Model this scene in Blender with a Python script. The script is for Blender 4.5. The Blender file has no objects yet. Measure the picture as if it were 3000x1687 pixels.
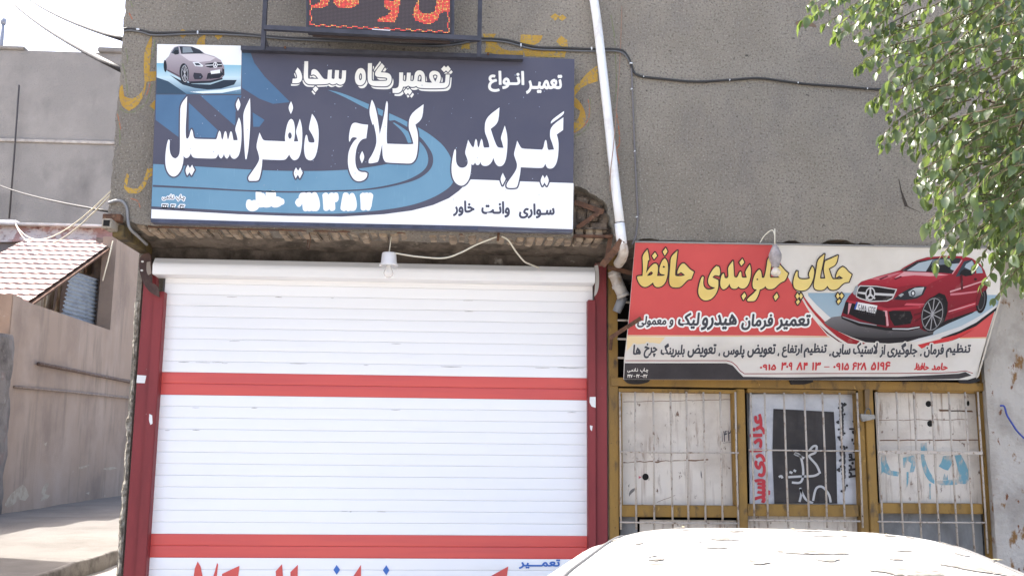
import bpy, bmesh, math, random
import numpy as np
from mathutils import Vector, Matrix, noise
from mathutils.geometry import tessellate_polygon
random.seed(7)
SC = bpy.context.scene
COL = SC.collection
RAD = math.radians

# ------------------------------------------------------------------ camera
FPX = 2912.5                                   # focal length in photo pixels (3000 px wide)
PITCH, YAW, ROLL = 0.15845, 0.05916, 0.01055
CAMP = Vector((0.0, -7.0486, 1.70))
def ray(px, py):
    x = (px - 1500) / FPX; y = -(py - 843.5) / FPX
    c, s = math.cos(ROLL), math.sin(ROLL); x, y = c*x - s*y, s*x + c*y
    c, s = math.cos(PITCH), math.sin(PITCH); z, fy = c*y + s, c - s*y
    c, s = math.cos(YAW), math.sin(YAW)
    return Vector((c*x + s*fy, c*fy - s*x, z))
_o = ray(1500, 843.5); _r = ray(1500 + FPX, 843.5) - _o; _u = ray(1500, 843.5 - FPX) - _o
cam = bpy.data.cameras.new('camera'); camo = bpy.data.objects.new('camera', cam); COL.objects.link(camo)
camo.matrix_world = Matrix(((_r.x, _u.x, -_o.x, CAMP.x), (_r.y, _u.y, -_o.y, CAMP.y), (_r.z, _u.z, -_o.z, CAMP.z), (0, 0, 0, 1)))
cam.sensor_width = 36.0; cam.sensor_fit = 'HORIZONTAL'; cam.lens = FPX / 3000 * 36
cam.clip_start = 0.05; cam.clip_end = 600
SC.camera = camo

# ------------------------------------------------------------------ sky, sun, exposure
SUN_EL, SUN_AZ = RAD(56), RAD(-64)             # azimuth from +Y towards +X
W = bpy.data.worlds.new('World'); SC.world = W; W.use_nodes = True
_n = W.node_tree.nodes; _bg = _n['Background']
_sky = _n.new('ShaderNodeTexSky'); _sky.sky_type = 'NISHITA'; _sky.sun_disc = False
_sky.sun_elevation = SUN_EL; _sky.sun_rotation = SUN_AZ; _sky.dust_density = 5.0; _sky.air_density = 0.8; _sky.ozone_density = 0.6
W.node_tree.links.new(_sky.outputs[0], _bg.inputs[0]); _bg.inputs[1].default_value = 0.15
sun = bpy.data.lights.new('sun', 'SUN'); sun.energy = 2.8; sun.angle = RAD(0.53); sun.color = (1.0, 0.96, 0.90)
suno = bpy.data.objects.new('sun', sun); COL.objects.link(suno)
_d = Vector((math.sin(SUN_AZ)*math.cos(SUN_EL), math.cos(SUN_AZ)*math.cos(SUN_EL), math.sin(SUN_EL)))
suno.rotation_euler = _d.to_track_quat('Z', 'Y').to_euler(); suno.location = _d * 60
vs = SC.view_settings; vs.view_transform = 'Standard'; vs.look = 'None'; vs.gamma = 1.0; vs.use_curve_mapping = False
vs.exposure = 2.12
SC.render.engine = 'CYCLES'
SC.cycles.use_denoising = True
SC.cycles.max_bounces = 6; SC.cycles.transparent_max_bounces = 6

# ------------------------------------------------------------------ unprojection of photo points onto real planes
class PL:
    def __init__(s, p, n):
        s.p = Vector(p); s.n = Vector(n).normalized()
        if s.n.dot(CAMP - s.p) < 0: s.n = -s.n
    def at(s, px, py, e=0.0):
        d = ray(px, py); t = (s.p - CAMP).dot(s.n) / d.dot(s.n)
        return CAMP + d*t + s.n*e
def PY(y): return PL((0, y, 0), (0, -1, 0))
def PX(x): return PL((x, 0, 0), (1, 0, 0))
def PZ(z): return PL((0, 0, z), (0, 0, 1))

# ------------------------------------------------------------------ materials
def s2l(c):
    c /= 255.0
    return c/12.92 if c <= 0.04045 else ((c+0.055)/1.055)**2.4
def C(r, g, b, k=0.86): return (s2l(r)*k, s2l(g)*k, s2l(b)*k)     # print colour seen in open shade -> reflectance
MATS = {}
def mat(name, col, rough=0.7, var=0.0, scale=6.0, col2=None, bump=0.0, bscale=80.0, metal=0.0, spec=0.4, stretch=(1, 1, 1), lo=0.35, hi=0.65, detail=6):
    if name in MATS: return MATS[name]
    m = bpy.data.materials.new(name); m.use_nodes = True; MATS[name] = m
    nt = m.node_tree; b = nt.nodes['Principled BSDF']
    b.inputs['Roughness'].default_value = rough; b.inputs['Metallic'].default_value = metal
    b.inputs['Specular IOR Level'].default_value = spec
    c4 = (*col, 1)
    b.inputs['Base Color'].default_value = c4
    if var or col2 or bump:
        g = nt.nodes.new('ShaderNodeNewGeometry'); mp = nt.nodes.new('ShaderNodeMapping'); mp.inputs['Scale'].default_value = stretch
        nt.links.new(g.outputs['Position'], mp.inputs[0])
    if var or col2:
        t = nt.nodes.new('ShaderNodeTexNoise'); t.inputs['Scale'].default_value = scale; t.inputs['Detail'].default_value = detail; t.inputs['Roughness'].default_value = 0.65
        nt.links.new(mp.outputs[0], t.inputs[0])
        r = nt.nodes.new('ShaderNodeValToRGB'); e = r.color_ramp.elements
        e[0].position = lo; e[1].position = hi
        if col2: e[0].color = (*col2, 1); e[1].color = c4
        else:
            e[0].color = tuple(v*(1-var) for v in col)+(1,); e[1].color = tuple(min(1, v*(1+var)) for v in col)+(1,)
        nt.links.new(t.outputs['Fac'], r.inputs[0]); nt.links.new(r.outputs[0], b.inputs['Base Color'])
    if bump:
        t2 = nt.nodes.new('ShaderNodeTexNoise'); t2.inputs['Scale'].default_value = bscale; t2.inputs['Detail'].default_value = 5
        nt.links.new(mp.outputs[0], t2.inputs[0])
        bp = nt.nodes.new('ShaderNodeBump'); bp.inputs['Strength'].default_value = bump; bp.inputs['Distance'].default_value = 0.01
        nt.links.new(t2.outputs['Fac'], bp.inputs['Height']); nt.links.new(bp.outputs[0], b.inputs['Normal'])
    return m
def mixnode(nt, a, b, fac):
    """mix colour b over a by a socket fac; a and b are sockets or colours"""
    n = nt.nodes.new('ShaderNodeMix'); n.data_type = 'RGBA'
    nt.links.new(fac, n.inputs[0])
    for v, i in ((a, 6), (b, 7)):
        if hasattr(v, 'links') or hasattr(v, 'is_output'): nt.links.new(v, n.inputs[i])
        else: n.inputs[i].default_value = (*v, 1)
    return n.outputs[2]
def noisefac(nt, scale, lo, hi, stretch=(1, 1, 1), detail=5, rough=0.6, loc=(0, 0, 0)):
    g = nt.nodes.new('ShaderNodeNewGeometry'); mp = nt.nodes.new('ShaderNodeMapping'); mp.inputs['Scale'].default_value = stretch; mp.inputs['Location'].default_value = loc
    nt.links.new(g.outputs['Position'], mp.inputs[0])
    t = nt.nodes.new('ShaderNodeTexNoise'); t.inputs['Scale'].default_value = scale; t.inputs['Detail'].default_value = detail; t.inputs['Roughness'].default_value = rough
    nt.links.new(mp.outputs[0], t.inputs[0])
    r = nt.nodes.new('ShaderNodeMapRange'); r.inputs[1].default_value = lo; r.inputs[2].default_value = hi
    nt.links.new(t.outputs['Fac'], r.inputs[0])
    return r.outputs[0]
def layered(name, base, layers, rough=0.75, bump=0.0, bscale=90.0, bdist=0.008, spec=0.3):
    """base colour plus a stack of (colour, scale, lo, hi, stretch, detail) noise stains"""
    m = bpy.data.materials.new(name); m.use_nodes = True; MATS[name] = m
    nt = m.node_tree; b = nt.nodes['Principled BSDF']; b.inputs['Roughness'].default_value = rough; b.inputs['Specular IOR Level'].default_value = spec
    cur = base
    for i, (c, sc, lo, hi, st, dt) in enumerate(layers):
        cur = mixnode(nt, cur, c, noisefac(nt, sc, lo, hi, st, dt, loc=(i*3.7, i*1.3, i*2.1)))
    nt.links.new(cur, b.inputs['Base Color'])
    if bump:
        g = nt.nodes.new('ShaderNodeNewGeometry')
        t2 = nt.nodes.new('ShaderNodeTexNoise'); t2.inputs['Scale'].default_value = bscale; t2.inputs['Detail'].default_value = 6
        nt.links.new(g.outputs['Position'], t2.inputs[0])
        bp = nt.nodes.new('ShaderNodeBump'); bp.inputs['Strength'].default_value = bump; bp.inputs['Distance'].default_value = bdist
        nt.links.new(t2.outputs['Fac'], bp.inputs['Height']); nt.links.new(bp.outputs[0], b.inputs['Normal'])
    return m
def colmat(name, rough=0.55, fade=0.06):
    """printed picture: colours come from the mesh's colour attribute, slightly weathered"""
    m = bpy.data.materials.new(name); m.use_nodes = True; MATS[name] = m
    nt = m.node_tree; b = nt.nodes['Principled BSDF']; b.inputs['Roughness'].default_value = rough; b.inputs['Specular IOR Level'].default_value = 0.3
    a = nt.nodes.new('ShaderNodeVertexColor'); a.layer_name = 'Col'
    nt.links.new(mixnode(nt, a.outputs[0], (0.5, 0.48, 0.45), noisefac(nt, 12, 0.60, 0.60 + fade*14)), b.inputs['Base Color'])
    return m

# ------------------------------------------------------------------ objects
WLOC = {}
def thing(name, label, cat, loc=(0, 0, 0), group=None):
    o = bpy.data.objects.new(name, None); COL.objects.link(o); o.empty_display_size = 0.1
    o.location = loc; WLOC[o] = Vector(loc); tag(o, label, cat, group); return o
def tag(o, label, cat=None, group=None, kind=None):
    if label: o['label'] = label
    if cat: o['category'] = cat
    if group: o['group'] = group
    if kind: o['kind'] = kind
    return o
def put(o, parent):
    if parent is not None:
        o.parent = parent
        if parent in WLOC: o.matrix_parent_inverse = Matrix.Translation(-WLOC[parent])
    return o
def mk(name, verts, faces, m, parent=None, smooth=False, cols=None):
    me = bpy.data.meshes.new(name); me.from_pydata([tuple(v) for v in verts], [], faces)
    if cols:
        ca = me.color_attributes.new('Col', 'FLOAT_COLOR', 'POINT')
        for i, c in enumerate(cols): ca.data[i].color = (*c, 1)
    if m: me.materials.append(m)
    if smooth:
        for p in me.polygons: p.use_smooth = True
    me.update()
    o = bpy.data.objects.new(name, me); COL.objects.link(o); put(o, parent); return o
def boxbm(bm, x0, x1, y0, y1, z0, z1, bev=0.0, rot=None):
    v = [bm.verts.new(p) for p in ((x0,y0,z0),(x1,y0,z0),(x1,y1,z0),(x0,y1,z0),(x0,y0,z1),(x1,y0,z1),(x1,y1,z1),(x0,y1,z1))]
    fs = [bm.faces.new([v[i] for i in f]) for f in ((3,2,1,0),(4,5,6,7),(0,1,5,4),(1,2,6,5),(2,3,7,6),(3,0,4,7))]
    if rot is not None: bmesh.ops.transform(bm, matrix=rot, verts=v)
    if bev: bmesh.ops.bevel(bm, geom=list({e for f in fs for e in f.edges}), offset=bev, segments=2, affect='EDGES', clamp_overlap=True)
def frombm(name, bm, m, parent=None, smooth=False):
    me = bpy.data.meshes.new(name); bm.to_mesh(me); bm.free()
    if m: me.materials.append(m)
    if smooth:
        for p in me.polygons: p.use_smooth = True
    o = bpy.data.objects.new(name, me); COL.objects.link(o); put(o, parent); return o
def box(name, x0, x1, y0, y1, z0, z1, m, parent=None, bev=0.0):
    bm = bmesh.new(); boxbm(bm, min(x0,x1), max(x0,x1), min(y0,y1), max(y0,y1), min(z0,z1), max(z0,z1), bev)
    return frombm(name, bm, m, parent)
def smoothpath(pts, n=6, closed=False):
    """Catmull-Rom through the points"""
    pts = [Vector(p) for p in pts]; out = []
    N = len(pts)
    for i in range(N if closed else N-1):
        p0 = pts[(i-1) % N] if closed or i > 0 else pts[i]; p1 = pts[i]; p2 = pts[(i+1) % N]
        p3 = pts[(i+2) % N] if closed or i+2 < N else p2
        for k in range(n):
            t = k/n
            out.append(0.5*((2*p1)+(p2-p0)*t+(2*p0-5*p1+4*p2-p3)*t*t+(3*p1-p0-3*p2+p3)*t**3))
    if not closed: out.append(pts[-1])
    return out
def tubegeo(path, r, seg=8, cap=True, verts=None, faces=None):
    """tube along 3-d points; r a number or a list"""
    verts = [] if verts is None else verts; faces = [] if faces is None else faces
    path = [Vector(p) for p in path]; n = len(path)
    up = Vector((0.13, 0.21, 0.97)); base = len(verts)
    for i, p in enumerate(path):
        d = (path[min(i+1, n-1)] - path[max(i-1, 0)]).normalized()
        a = d.cross(up)
        if a.length < 1e-3: a = d.cross(Vector((1, 0, 0)))
        a.normalize(); b = d.cross(a).normalized()
        rr = r[i] if isinstance(r, (list, tuple)) else r
        for k in range(seg):
            t = 2*math.pi*k/seg; verts.append(p + a*(rr*math.cos(t)) + b*(rr*math.sin(t)))
    for i in range(n-1):
        for k in range(seg):
            q = base+i*seg; faces.append((q+k, q+(k+1) % seg, q+seg+(k+1) % seg, q+seg+k))
    if cap:
        faces.append(tuple(base+k for k in reversed(range(seg)))); faces.append(tuple(base+(n-1)*seg+k for k in range(seg)))
    return verts, faces
def tube(name, path, r, m, parent=None, seg=8):
    v, f = tubegeo(path, r, seg); return mk(name, v, f, m, parent, True)
def strip(name, a, b, w, t, m, parent=None, up=Vector((0, 0, 1))):
    """flat bar from a to b, w wide, t thick"""
    a, b = Vector(a), Vector(b); d = (b-a).normalized(); s = d.cross(Vector((0, 1, 0))).normalized(); n = s.cross(d).normalized()
    vs_ = [p + s*(w/2*i) + n*(t/2*j) for p in (a, b) for i, j in ((-1,-1),(1,-1),(1,1),(-1,1))]
    return mk(name, vs_, [(0,1,2,3),(7,6,5,4),(0,4,5,1),(1,5,6,2),(2,6,7,3),(3,7,4,0)], m, parent)
def lathe(name, prof, center, m, parent=None, seg=20, axis=None):
    verts = []; faces = []; n = len(prof)
    for r, z in prof:
        for k in range(seg):
            t = 2*math.pi*k/seg; verts.append(Vector((r*math.cos(t), r*math.sin(t), z)))
    for i in range(n-1):
        for k in range(seg): faces.append((i*seg+k, i*seg+(k+1) % seg, (i+1)*seg+(k+1) % seg, (i+1)*seg+k))
    M = Matrix.Translation(center) @ (axis.to_matrix().to_4x4() if axis else Matrix.Identity(4))
    return mk(name, [M @ v for v in verts], faces, m, parent, True)

# ------------------------------------------------------------------ flat print: outlines in photo pixels
def smooth2(loop, keep=48, it=2):
    """Chaikin rounding of an outline that keeps its sharp corners"""
    pts = [(float(x), float(y)) for x, y in loop]
    sharp = []
    n = len(pts)
    for i in range(n):
        a = Vector(pts[i]) - Vector(pts[i-1]); b = Vector(pts[(i+1) % n]) - Vector(pts[i])
        sharp.append(math.degrees(a.angle(b, 0)) > keep)
    for _ in range(it):
        out = []; sh = []
        n = len(pts)
        for i in range(n):
            p, q, r = Vector(pts[i-1]), Vector(pts[i]), Vector(pts[(i+1) % n])
            if sharp[i]: out.append(tuple(q)); sh.append(True)
            else:
                out.append(tuple(q*0.75+p*0.25)); sh.append(False); out.append(tuple(q*0.75+r*0.25)); sh.append(False)
        pts, sharp = out, sh
    return pts
def reg(loop, ox, oy, s): return [(ox+x*s, oy+y*s) for x, y in loop]
def tess(loops):
    """triangles of an outline with holes -> (verts2d, tris)"""
    vs_ = [p for l in loops for p in l]
    tr = tessellate_polygon([[Vector((x, y, 0)) for x, y in l] for l in loops])
    return vs_, [tuple(t) for t in tr]
def shape(loops): 
    v, t = tess(loops); e = []; b = 0
    for l in loops:
        e += [(b+i, b+(i+1) % len(l)) for i in range(len(l))]; b += len(l)
    return v, t, e
def dilate(shapes, r, seg=10, cell=None):
    """union of shapes grown by r: distance field on a fine grid, then its contour"""
    A = []; B = []; tris = []
    if len(shapes) and len(shapes[0]) > 3: r += shapes[0][4]; shapes = [x[3] if len(x) > 3 else x for x in shapes]
    for v, t, e in shapes:
        vv = np.array(v, float)
        if len(e): ee = np.array(e); A.append(vv[ee[:, 0]]); B.append(vv[ee[:, 1]])
        tris += [vv[list(f)] for f in t]
    A = np.concatenate(A); B = np.concatenate(B)
    h = cell or max(.45, min(1.0, r/4))
    lo = np.minimum(A.min(0), B.min(0))-r-2*h; hi = np.maximum(A.max(0), B.max(0))+r+2*h
    nx, ny = int((hi[0]-lo[0])/h)+2, int((hi[1]-lo[1])/h)+2
    D = np.full((ny, nx), 1e3)
    gx = lo[0]+h*np.arange(nx); gy = lo[1]+h*np.arange(ny)
    R_ = r+2*h
    for p, q in zip(A, B):
        i0, i1 = np.searchsorted(gx, [min(p[0], q[0])-R_, max(p[0], q[0])+R_]); j0, j1 = np.searchsorted(gy, [min(p[1], q[1])-R_, max(p[1], q[1])+R_])
        X = gx[None, i0:i1]-p[0]; Y_ = gy[j0:j1, None]-p[1]; d = q-p; L = d@d
        t = np.clip((X*d[0]+Y_*d[1])/L, 0, 1) if L > 1e-12 else 0*(X+Y_)
        D[j0:j1, i0:i1] = np.minimum(D[j0:j1, i0:i1], np.hypot(X-t*d[0], Y_-t*d[1]))
    D -= r
    for T in tris:
        for k in range(1, len(T)-1):
            a, b, c = T[0], T[k], T[k+1]
            i0, i1 = np.searchsorted(gx, [min(a[0], b[0], c[0]), max(a[0], b[0], c[0])]); j0, j1 = np.searchsorted(gy, [min(a[1], b[1], c[1]), max(a[1], b[1], c[1])])
            if i1 <= i0 or j1 <= j0: continue
            X = gx[None, i0:i1]; Y_ = gy[j0:j1, None]
            s1 = (b[0]-a[0])*(Y_-a[1])-(b[1]-a[1])*(X-a[0]); s2 = (c[0]-b[0])*(Y_-b[1])-(c[1]-b[1])*(X-b[0]); s3 = (a[0]-c[0])*(Y_-c[1])-(a[1]-c[1])*(X-c[0])
            m = ((s1 >= 0) & (s2 >= 0) & (s3 >= 0)) | ((s1 <= 0) & (s2 <= 0) & (s3 <= 0))
            sub = D[j0:j1, i0:i1]; sub[m] = np.minimum(sub[m], -abs(r))
    I = D < 0
    n = I[:-1, :-1].astype(int)+I[1:, :-1]+I[:-1, 1:]+I[1:, 1:]
    V = []; F = []
    for j in range(ny-1):
        row = n[j]
        if not row.any(): continue
        i = 0; y0, y1 = gy[j], gy[j+1]
        for i in np.nonzero((row > 0) & (row < 4))[0]:
            cs = ((i, j), (i+1, j), (i+1, j+1), (i, j+1)); P = []
            for k in range(4):
                (a, b), (c, d) = cs[k], cs[(k+1) % 4]; fa, fb = D[b, a], D[d, c]
                if fa < 0: P.append((gx[a], gy[b]))
                if (fa < 0) != (fb < 0):
                    t = fa/(fa-fb); P.append((gx[a]+t*(gx[c]-gx[a]), gy[b]+t*(gy[d]-gy[b])))
            if len(P) >= 3: k = len(V); V += P; F += [(k, k+m_, k+m_+1) for m_ in range(1, len(P)-1)]
        full = np.concatenate(([0], (row == 4).astype(int), [0])); df = np.diff(full)
        for a, b in zip(np.nonzero(df == 1)[0], np.nonzero(df == -1)[0]):
            k = len(V); V += [(gx[a], y0), (gx[b], y0), (gx[b], y1), (gx[a], y1)]; F.append((k, k+1, k+2, k+3))
    return V, F, []
def lay(name, shapes, plane, e, m, parent, fn=None):
    """lay flat print shapes (pixel outlines) on a plane, e metres proud of it"""
    V = []; F = []
    for sh in shapes:
        v, t = sh[0], sh[1]; b = len(V)
        V += [plane.at(x, y, e) for x, y in v]
        for f in t:
            a, c, d = (V[b+i] for i in f[:3])
            F.append(tuple(b+i for i in (f if (c-a).cross(d-a).dot(plane.n) > 0 else f[::-1])))
    return mk(name, V, F, m, parent)
def ribbon(pts, w, closed=False):
    """2-d stroke outline of constant or per-point width"""
    P = [Vector(p) for p in pts]; L = []; R = []; n = len(P)
    for i in range(n):
        d = (P[min(i+1, n-1)] - P[max(i-1, 0)]); 
        if d.length < 1e-6: d = Vector((1, 0))
        d.normalize(); nn = Vector((-d.y, d.x)); ww = w[i] if isinstance(w, (list, tuple)) else w
        L.append(tuple(P[i]+nn*ww/2)); R.append(tuple(P[i]-nn*ww/2))
    v = L+R
    return v, [(i, i+1, n+i+1) for i in range(n-1)] + [(i, n+i+1, n+i) for i in range(n-1)], []
# ------------------------------------------------------------------ Persian lettering
_FORMS = {'ا':(0xFE8D,2),'آ':(0xFE81,2),'أ':(0xFE83,2),'ب':(0xFE8F,4),'پ':(0xFB56,4),'ت':(0xFE95,4),'ج':(0xFE9D,4),'چ':(0xFB7A,4),'ح':(0xFEA1,4),'خ':(0xFEA5,4),
 'د':(0xFEA9,2),'ر':(0xFEAD,2),'ز':(0xFEAF,2),'س':(0xFEB1,4),'ش':(0xFEB5,4),'ض':(0xFEBD,4),'ط':(0xFEC1,4),'ظ':(0xFEC5,4),'ع':(0xFEC9,4),'ف':(0xFED1,4),
 'ق':(0xFED5,4),'ک':(0xFB8E,4),'گ':(0xFB92,4),'ل':(0xFEDD,4),'م':(0xFEE1,4),'ن':(0xFEE5,4),'و':(0xFEED,2),'ه':(0xFEE9,4),'ی':(0xFBFC,4)}
def persian(w):
    w = w.replace('لا', '\u0001'); out = []
    def fwd(c): return c == 'ـ' or (c in _FORMS and _FORMS[c][1] == 4)
    def bak(c): return c == 'ـ' or c in _FORMS or c == '\u0001'
    run = ''
    for i, c in enumerate(w):
        p = i > 0 and fwd(w[i-1]) and bak(c); n = i+1 < len(w) and fwd(c) and bak(w[i+1])
        if c == '\u0001': out.append(chr(0xFEFC if p else 0xFEFB))
        elif c in _FORMS:
            b, k = _FORMS[c]; out.append(chr(b + (0 if k == 2 and not p else 1 if k == 2 else (3 if p and n else 1 if p else 2 if n else 0))))
        else: out.append(c)
    s = ''.join(reversed(out))
    # digits run left to right
    res = ''; buf = ''
    for c in s:
        if '۰' <= c <= '۹' or c in ':': buf = c+buf
        else: res += buf; buf = ''; res += c
    return res+buf
_font = bpy.data.fonts.load('<builtin>')
_tc = {}
def glyphs(s):
    if s in _tc: return _tc[s]
    if any(c in '۶۸' for c in s):                # these two digits are drawn as pen strokes
        V = []; T = []; E_ = []; x0 = 0.0
        for c in s:
            if c in '۶۸':
                for path, w in ([([(.02, 0), (.14, .40), (.25, .68)], .10), ([(.25, .68), (.37, .36), (.54, 0)], .10)] if c == '۸' else [([(.40, .60), (.26, .68), (.12, .64), (.06, .52), (.12, .42), (.28, .38), (.42, .40)], .09), ([(.20, .40), (.14, .20), (.12, 0)], .10)]):
                    v, t, _ = ribbon([(q.x, q.y) for q in smoothpath([Vector((*p, 0)) for p in path], 3)], w); n = len(v)//2; b = len(V)
                    V += [(x0+x, y) for x, y in v]; T += [tuple(b+i for i in f) for f in t]; E_ += [(b+i, b+i+1) for i in range(n-1)]+[(b+n+i, b+n+i+1) for i in range(n-1)]+[(b, b+n), (b+n-1, b+2*n-1)]
                x0 += .62 if c == '۸' else .50
            else:
                v, t, e = glyphs(c); b = len(V); V += [(x0+x, y) for x, y in v]; T += [tuple(b+i for i in f) for f in t]; E_ += [(b+i, b+j) for i, j in e]; x0 += max(x for x, _ in v)+.07
        _tc[s] = (V, T, E_); return _tc[s]
    cu = bpy.data.curves.new('t', 'FONT'); cu.font = _font; cu.body = s; cu.resolution_u = 3
    o = bpy.data.objects.new('t', cu); COL.objects.link(o); me = o.to_mesh()
    key = {}; V = []; idx = []
    for v in me.vertices:
        k = (round(v.co.x, 4), round(v.co.y, 4))
        if k not in key: key[k] = len(V); V.append(k)
        idx.append(key[k])
    T = []; cnt = {}
    for p in me.polygons:
        f = [idx[i] for i in p.vertices]
        if len(set(f)) < 3: continue
        T.append(tuple(f))
        for i in range(len(f)):
            k = (min(f[i], f[(i+1) % len(f)]), max(f[i], f[(i+1) % len(f)])); cnt[k] = cnt.get(k, 0)+1
    E_ = [k for k, c in cnt.items() if c == 1]
    o.to_mesh_clear(); bpy.data.objects.remove(o); bpy.data.curves.remove(cu)
    _tc[s] = (V, T, E_); return _tc[s]
def word(text, x0, y0, x1, y1, slope=0.0, bold=0.0, lean=0.0, rot=False, raw=False):
    """text fitted to the pixel box x0..x1, y0..y1; rot = turned a quarter to the left"""
    V, T, E_ = glyphs(text if raw else persian(text))
    xs = [v[0] for v in V]; ys = [v[1] for v in V]; a, b, c, d = min(xs), max(xs), min(ys), max(ys)
    out = []
    for x, y in V:
        u = (x-a)/(b-a); v = (y-c)/(d-c)
        if rot: out.append((x0+(1-v)*(x1-x0), y1-u*(y1-y0)))
        else:
            px = x0+bold+u*(x1-x0-2*bold); out.append((px + lean*(v-0.5)*(y1-y0), y1-bold-v*(y1-y0-2*bold)+slope*(px-x0)))
    sh = (out, T, E_)
    if not bold: return sh
    d = dilate([sh], bold)
    return d[0], d[1], [], sh, bold
def paint(patches, plane, e0, de):
    """picture made of flat colour patches laid one over the other: (colour or list, outline)"""
    V = []; F = []; K = []
    for i, (c, loop) in enumerate(patches):
        v, t = tess([loop]); b = len(V); pts = [plane.at(x, y, e0+de*i) for x, y in v]
        V += pts
        if isinstance(c[0], tuple):       # two colours: top and bottom of the patch
            ys = [y for _, y in v]; lo, hi = min(ys), max(ys)
            for _, y in v:
                f = (y-lo)/max(1e-6, hi-lo); K.append(tuple(p*(1-f)+q*f for p, q in zip(*c)))
        else: K += [c]*len(v)
        for f in t:
            p, q, r = (V[b+j] for j in f)
            F.append(tuple(b+j for j in (f if (q-p).cross(r-p).dot(plane.n) > 0 else f[::-1])))
    return V, F, K
def ell(cx, cy, rx, ry, n=24, rot=0.0):
    c, s = math.cos(rot), math.sin(rot)
    return [(cx+rx*math.cos(t)*c-ry*math.sin(t)*s, cy+rx*math.cos(t)*s+ry*math.sin(t)*c) for t in (2*math.pi*k/n for k in range(n))]
# ================================================================== the setting
YW, YS = -0.60, 0.0                             # upper wall face, shutter face
PW, PS = PY(YW), PY(YS)
ZSOF = PW.at(700, 664).z                        # underside of the jettied upper storey
XL = PW.at(318, 640).x                          # left corner of the building
XR = 6.2
ALZ = 0.70                                      # level of the side alley
M_ground = layered('dusty_street', (0.33, 0.315, 0.295), [((0.39, 0.375, 0.35), 0.8, 0.4, 0.7, (1, 1, 1), 8), ((0.06, 0.056, 0.05), 14, 0.55, 0.75, (1, 1, 1), 4)], 0.9, 0.5, 60)
M_alley = layered('alley_concrete', (0.165, 0.152, 0.136), [((0.12, 0.11, 0.098), 1.1, 0.45, 0.68, (1, 1, 1), 8), ((0.18, 0.165, 0.15), 3.0, 0.55, 0.72, (1, 1, 1), 8), ((0.10, 0.09, 0.08), 30, 0.62, 0.75, (1, 1, 1), 4)], 0.9, 0.6, 40, 0.012)
def gridmesh(name, xs, ys, fz, m, kind='structure', parent=None):
    V = [(x, y, fz(x, y)) for y in ys for x in xs]; n = len(xs)
    F = [(j*n+i, j*n+i+1, (j+1)*n+i+1, (j+1)*n+i) for j in range(len(ys)-1) for i in range(n-1)]
    o = mk(name, V, F, m, parent, True)
    if kind: o['kind'] = kind
    return o
def rng(a, b, n): return [a+(b-a)*i/n for i in range(n+1)]
gridmesh('ground', rng(-220, 220, 40), rng(-220, 220, 40), lambda x, y: 0.0, M_ground)
def alz(x, y):
    t = max(0, min(1, (y+2.6)/2.8)); t = t*t*(3-2*t)
    return 0.006 + (ALZ-0.006)*t + (0.012*noise.noise((x*1.7, y*1.7, 0.3)) + 0.02*noise.noise((x*.5, y*.4, 4))) * t
gridmesh('alley', rng(-6.5, -3.13, 26), rng(-2.6, 4, 34)+rng(4.3, 30, 60), alz, M_alley)
M_pave = layered('pale_paving', (0.36, 0.34, 0.31), [((0.26, 0.24, 0.21), 2.2, 0.45, 0.7, (1, 1, 1), 8), ((0.18, 0.16, 0.14), 25, 0.6, 0.75, (1, 1, 1), 4)], 0.9, 0.4, 50)
gridmesh('pavement', rng(-3.12, XL+0.12, 10), rng(-2.55, 26, 110), lambda x, y: max(0.004, alz(x, y)-0.13), M_pave)
M_kerb = layered('kerb_concrete', (0.22, 0.205, 0.185), [((0.10, 0.09, 0.08), 5, 0.45, 0.65, (1, 1, 1), 7)], 0.9, 0.7, 60)
V = []; F = []
for i in range(400):                            # worn kerb edge along the alley
    y = -2.5+i*.07; z = alz(-3.14, y)
    for dx, dz in ((-.03, -.02), (-.022, .006), (.0, .008), (.018, -.006), (.024, -.18)):
        V.append((-3.13+dx+.018*noise.noise((y*2.3, dx*9, 1))+.010*noise.noise((y*9, dx*9, 4)), y, z+dz+.014*noise.noise((y*3.1, dx*7, 8))))
F = [(i*5+k, i*5+k+1, (i+1)*5+k+1, (i+1)*5+k) for i in range(399) for k in range(4)]
mk('kerb', V, F, M_kerb, None, True)['kind'] = 'structure'

# ------------------------------------------------------------------ shop building
M_render = layered('coarse_grey_render', (0.232, 0.205, 0.165), [
    ((0.272, 0.243, 0.20), 1.6, 0.42, 0.66, (1, 1, 1), 8), ((0.205, 0.183, 0.158), 3.2, 0.50, 0.72, (1, 1, 0.55), 7),
    ((0.165, 0.150, 0.124), .55, 0.49, 0.66, (1, 1, 0.6), 7), ((0.33, 0.305, 0.27), .8, 0.64, 0.78, (1, 1, 1.4), 7), ((0.16, 0.14, 0.118), 1.5, 0.64, 0.80, (2.2, 1, 0.3), 6),
    ((0.13, 0.115, 0.096), 70, 0.525, 0.65, (1, 1, 1), 4), ((0.36, 0.33, 0.28), 85, 0.56, 0.69, (1, 1, 1), 4), ((0.085, 0.075, 0.065), 24, 0.68, 0.73, (1, 1, 1), 2)], 0.95, 1.0, 80, 0.014, 0.2)
M_brickd = layered('sooty_brick', (0.36, 0.28, 0.20), [((0.17, 0.135, 0.10), 9, 0.42, 0.62, (1, 1, 1), 7), ((0.48, 0.41, 0.32), 22, 0.58, 0.74, (1, 1, 1), 5)], 0.95, 0.8, 90)
M_mortar = layered('dark_mortar', (0.19, 0.155, 0.125), [((0.085, 0.07, 0.057), 7, 0.42, 0.62, (1, 1, 1), 7), ((0.34, 0.29, 0.24), 12, 0.60, 0.74, (1, 1, 1), 6)], 0.95, 0.8, 70)
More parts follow.
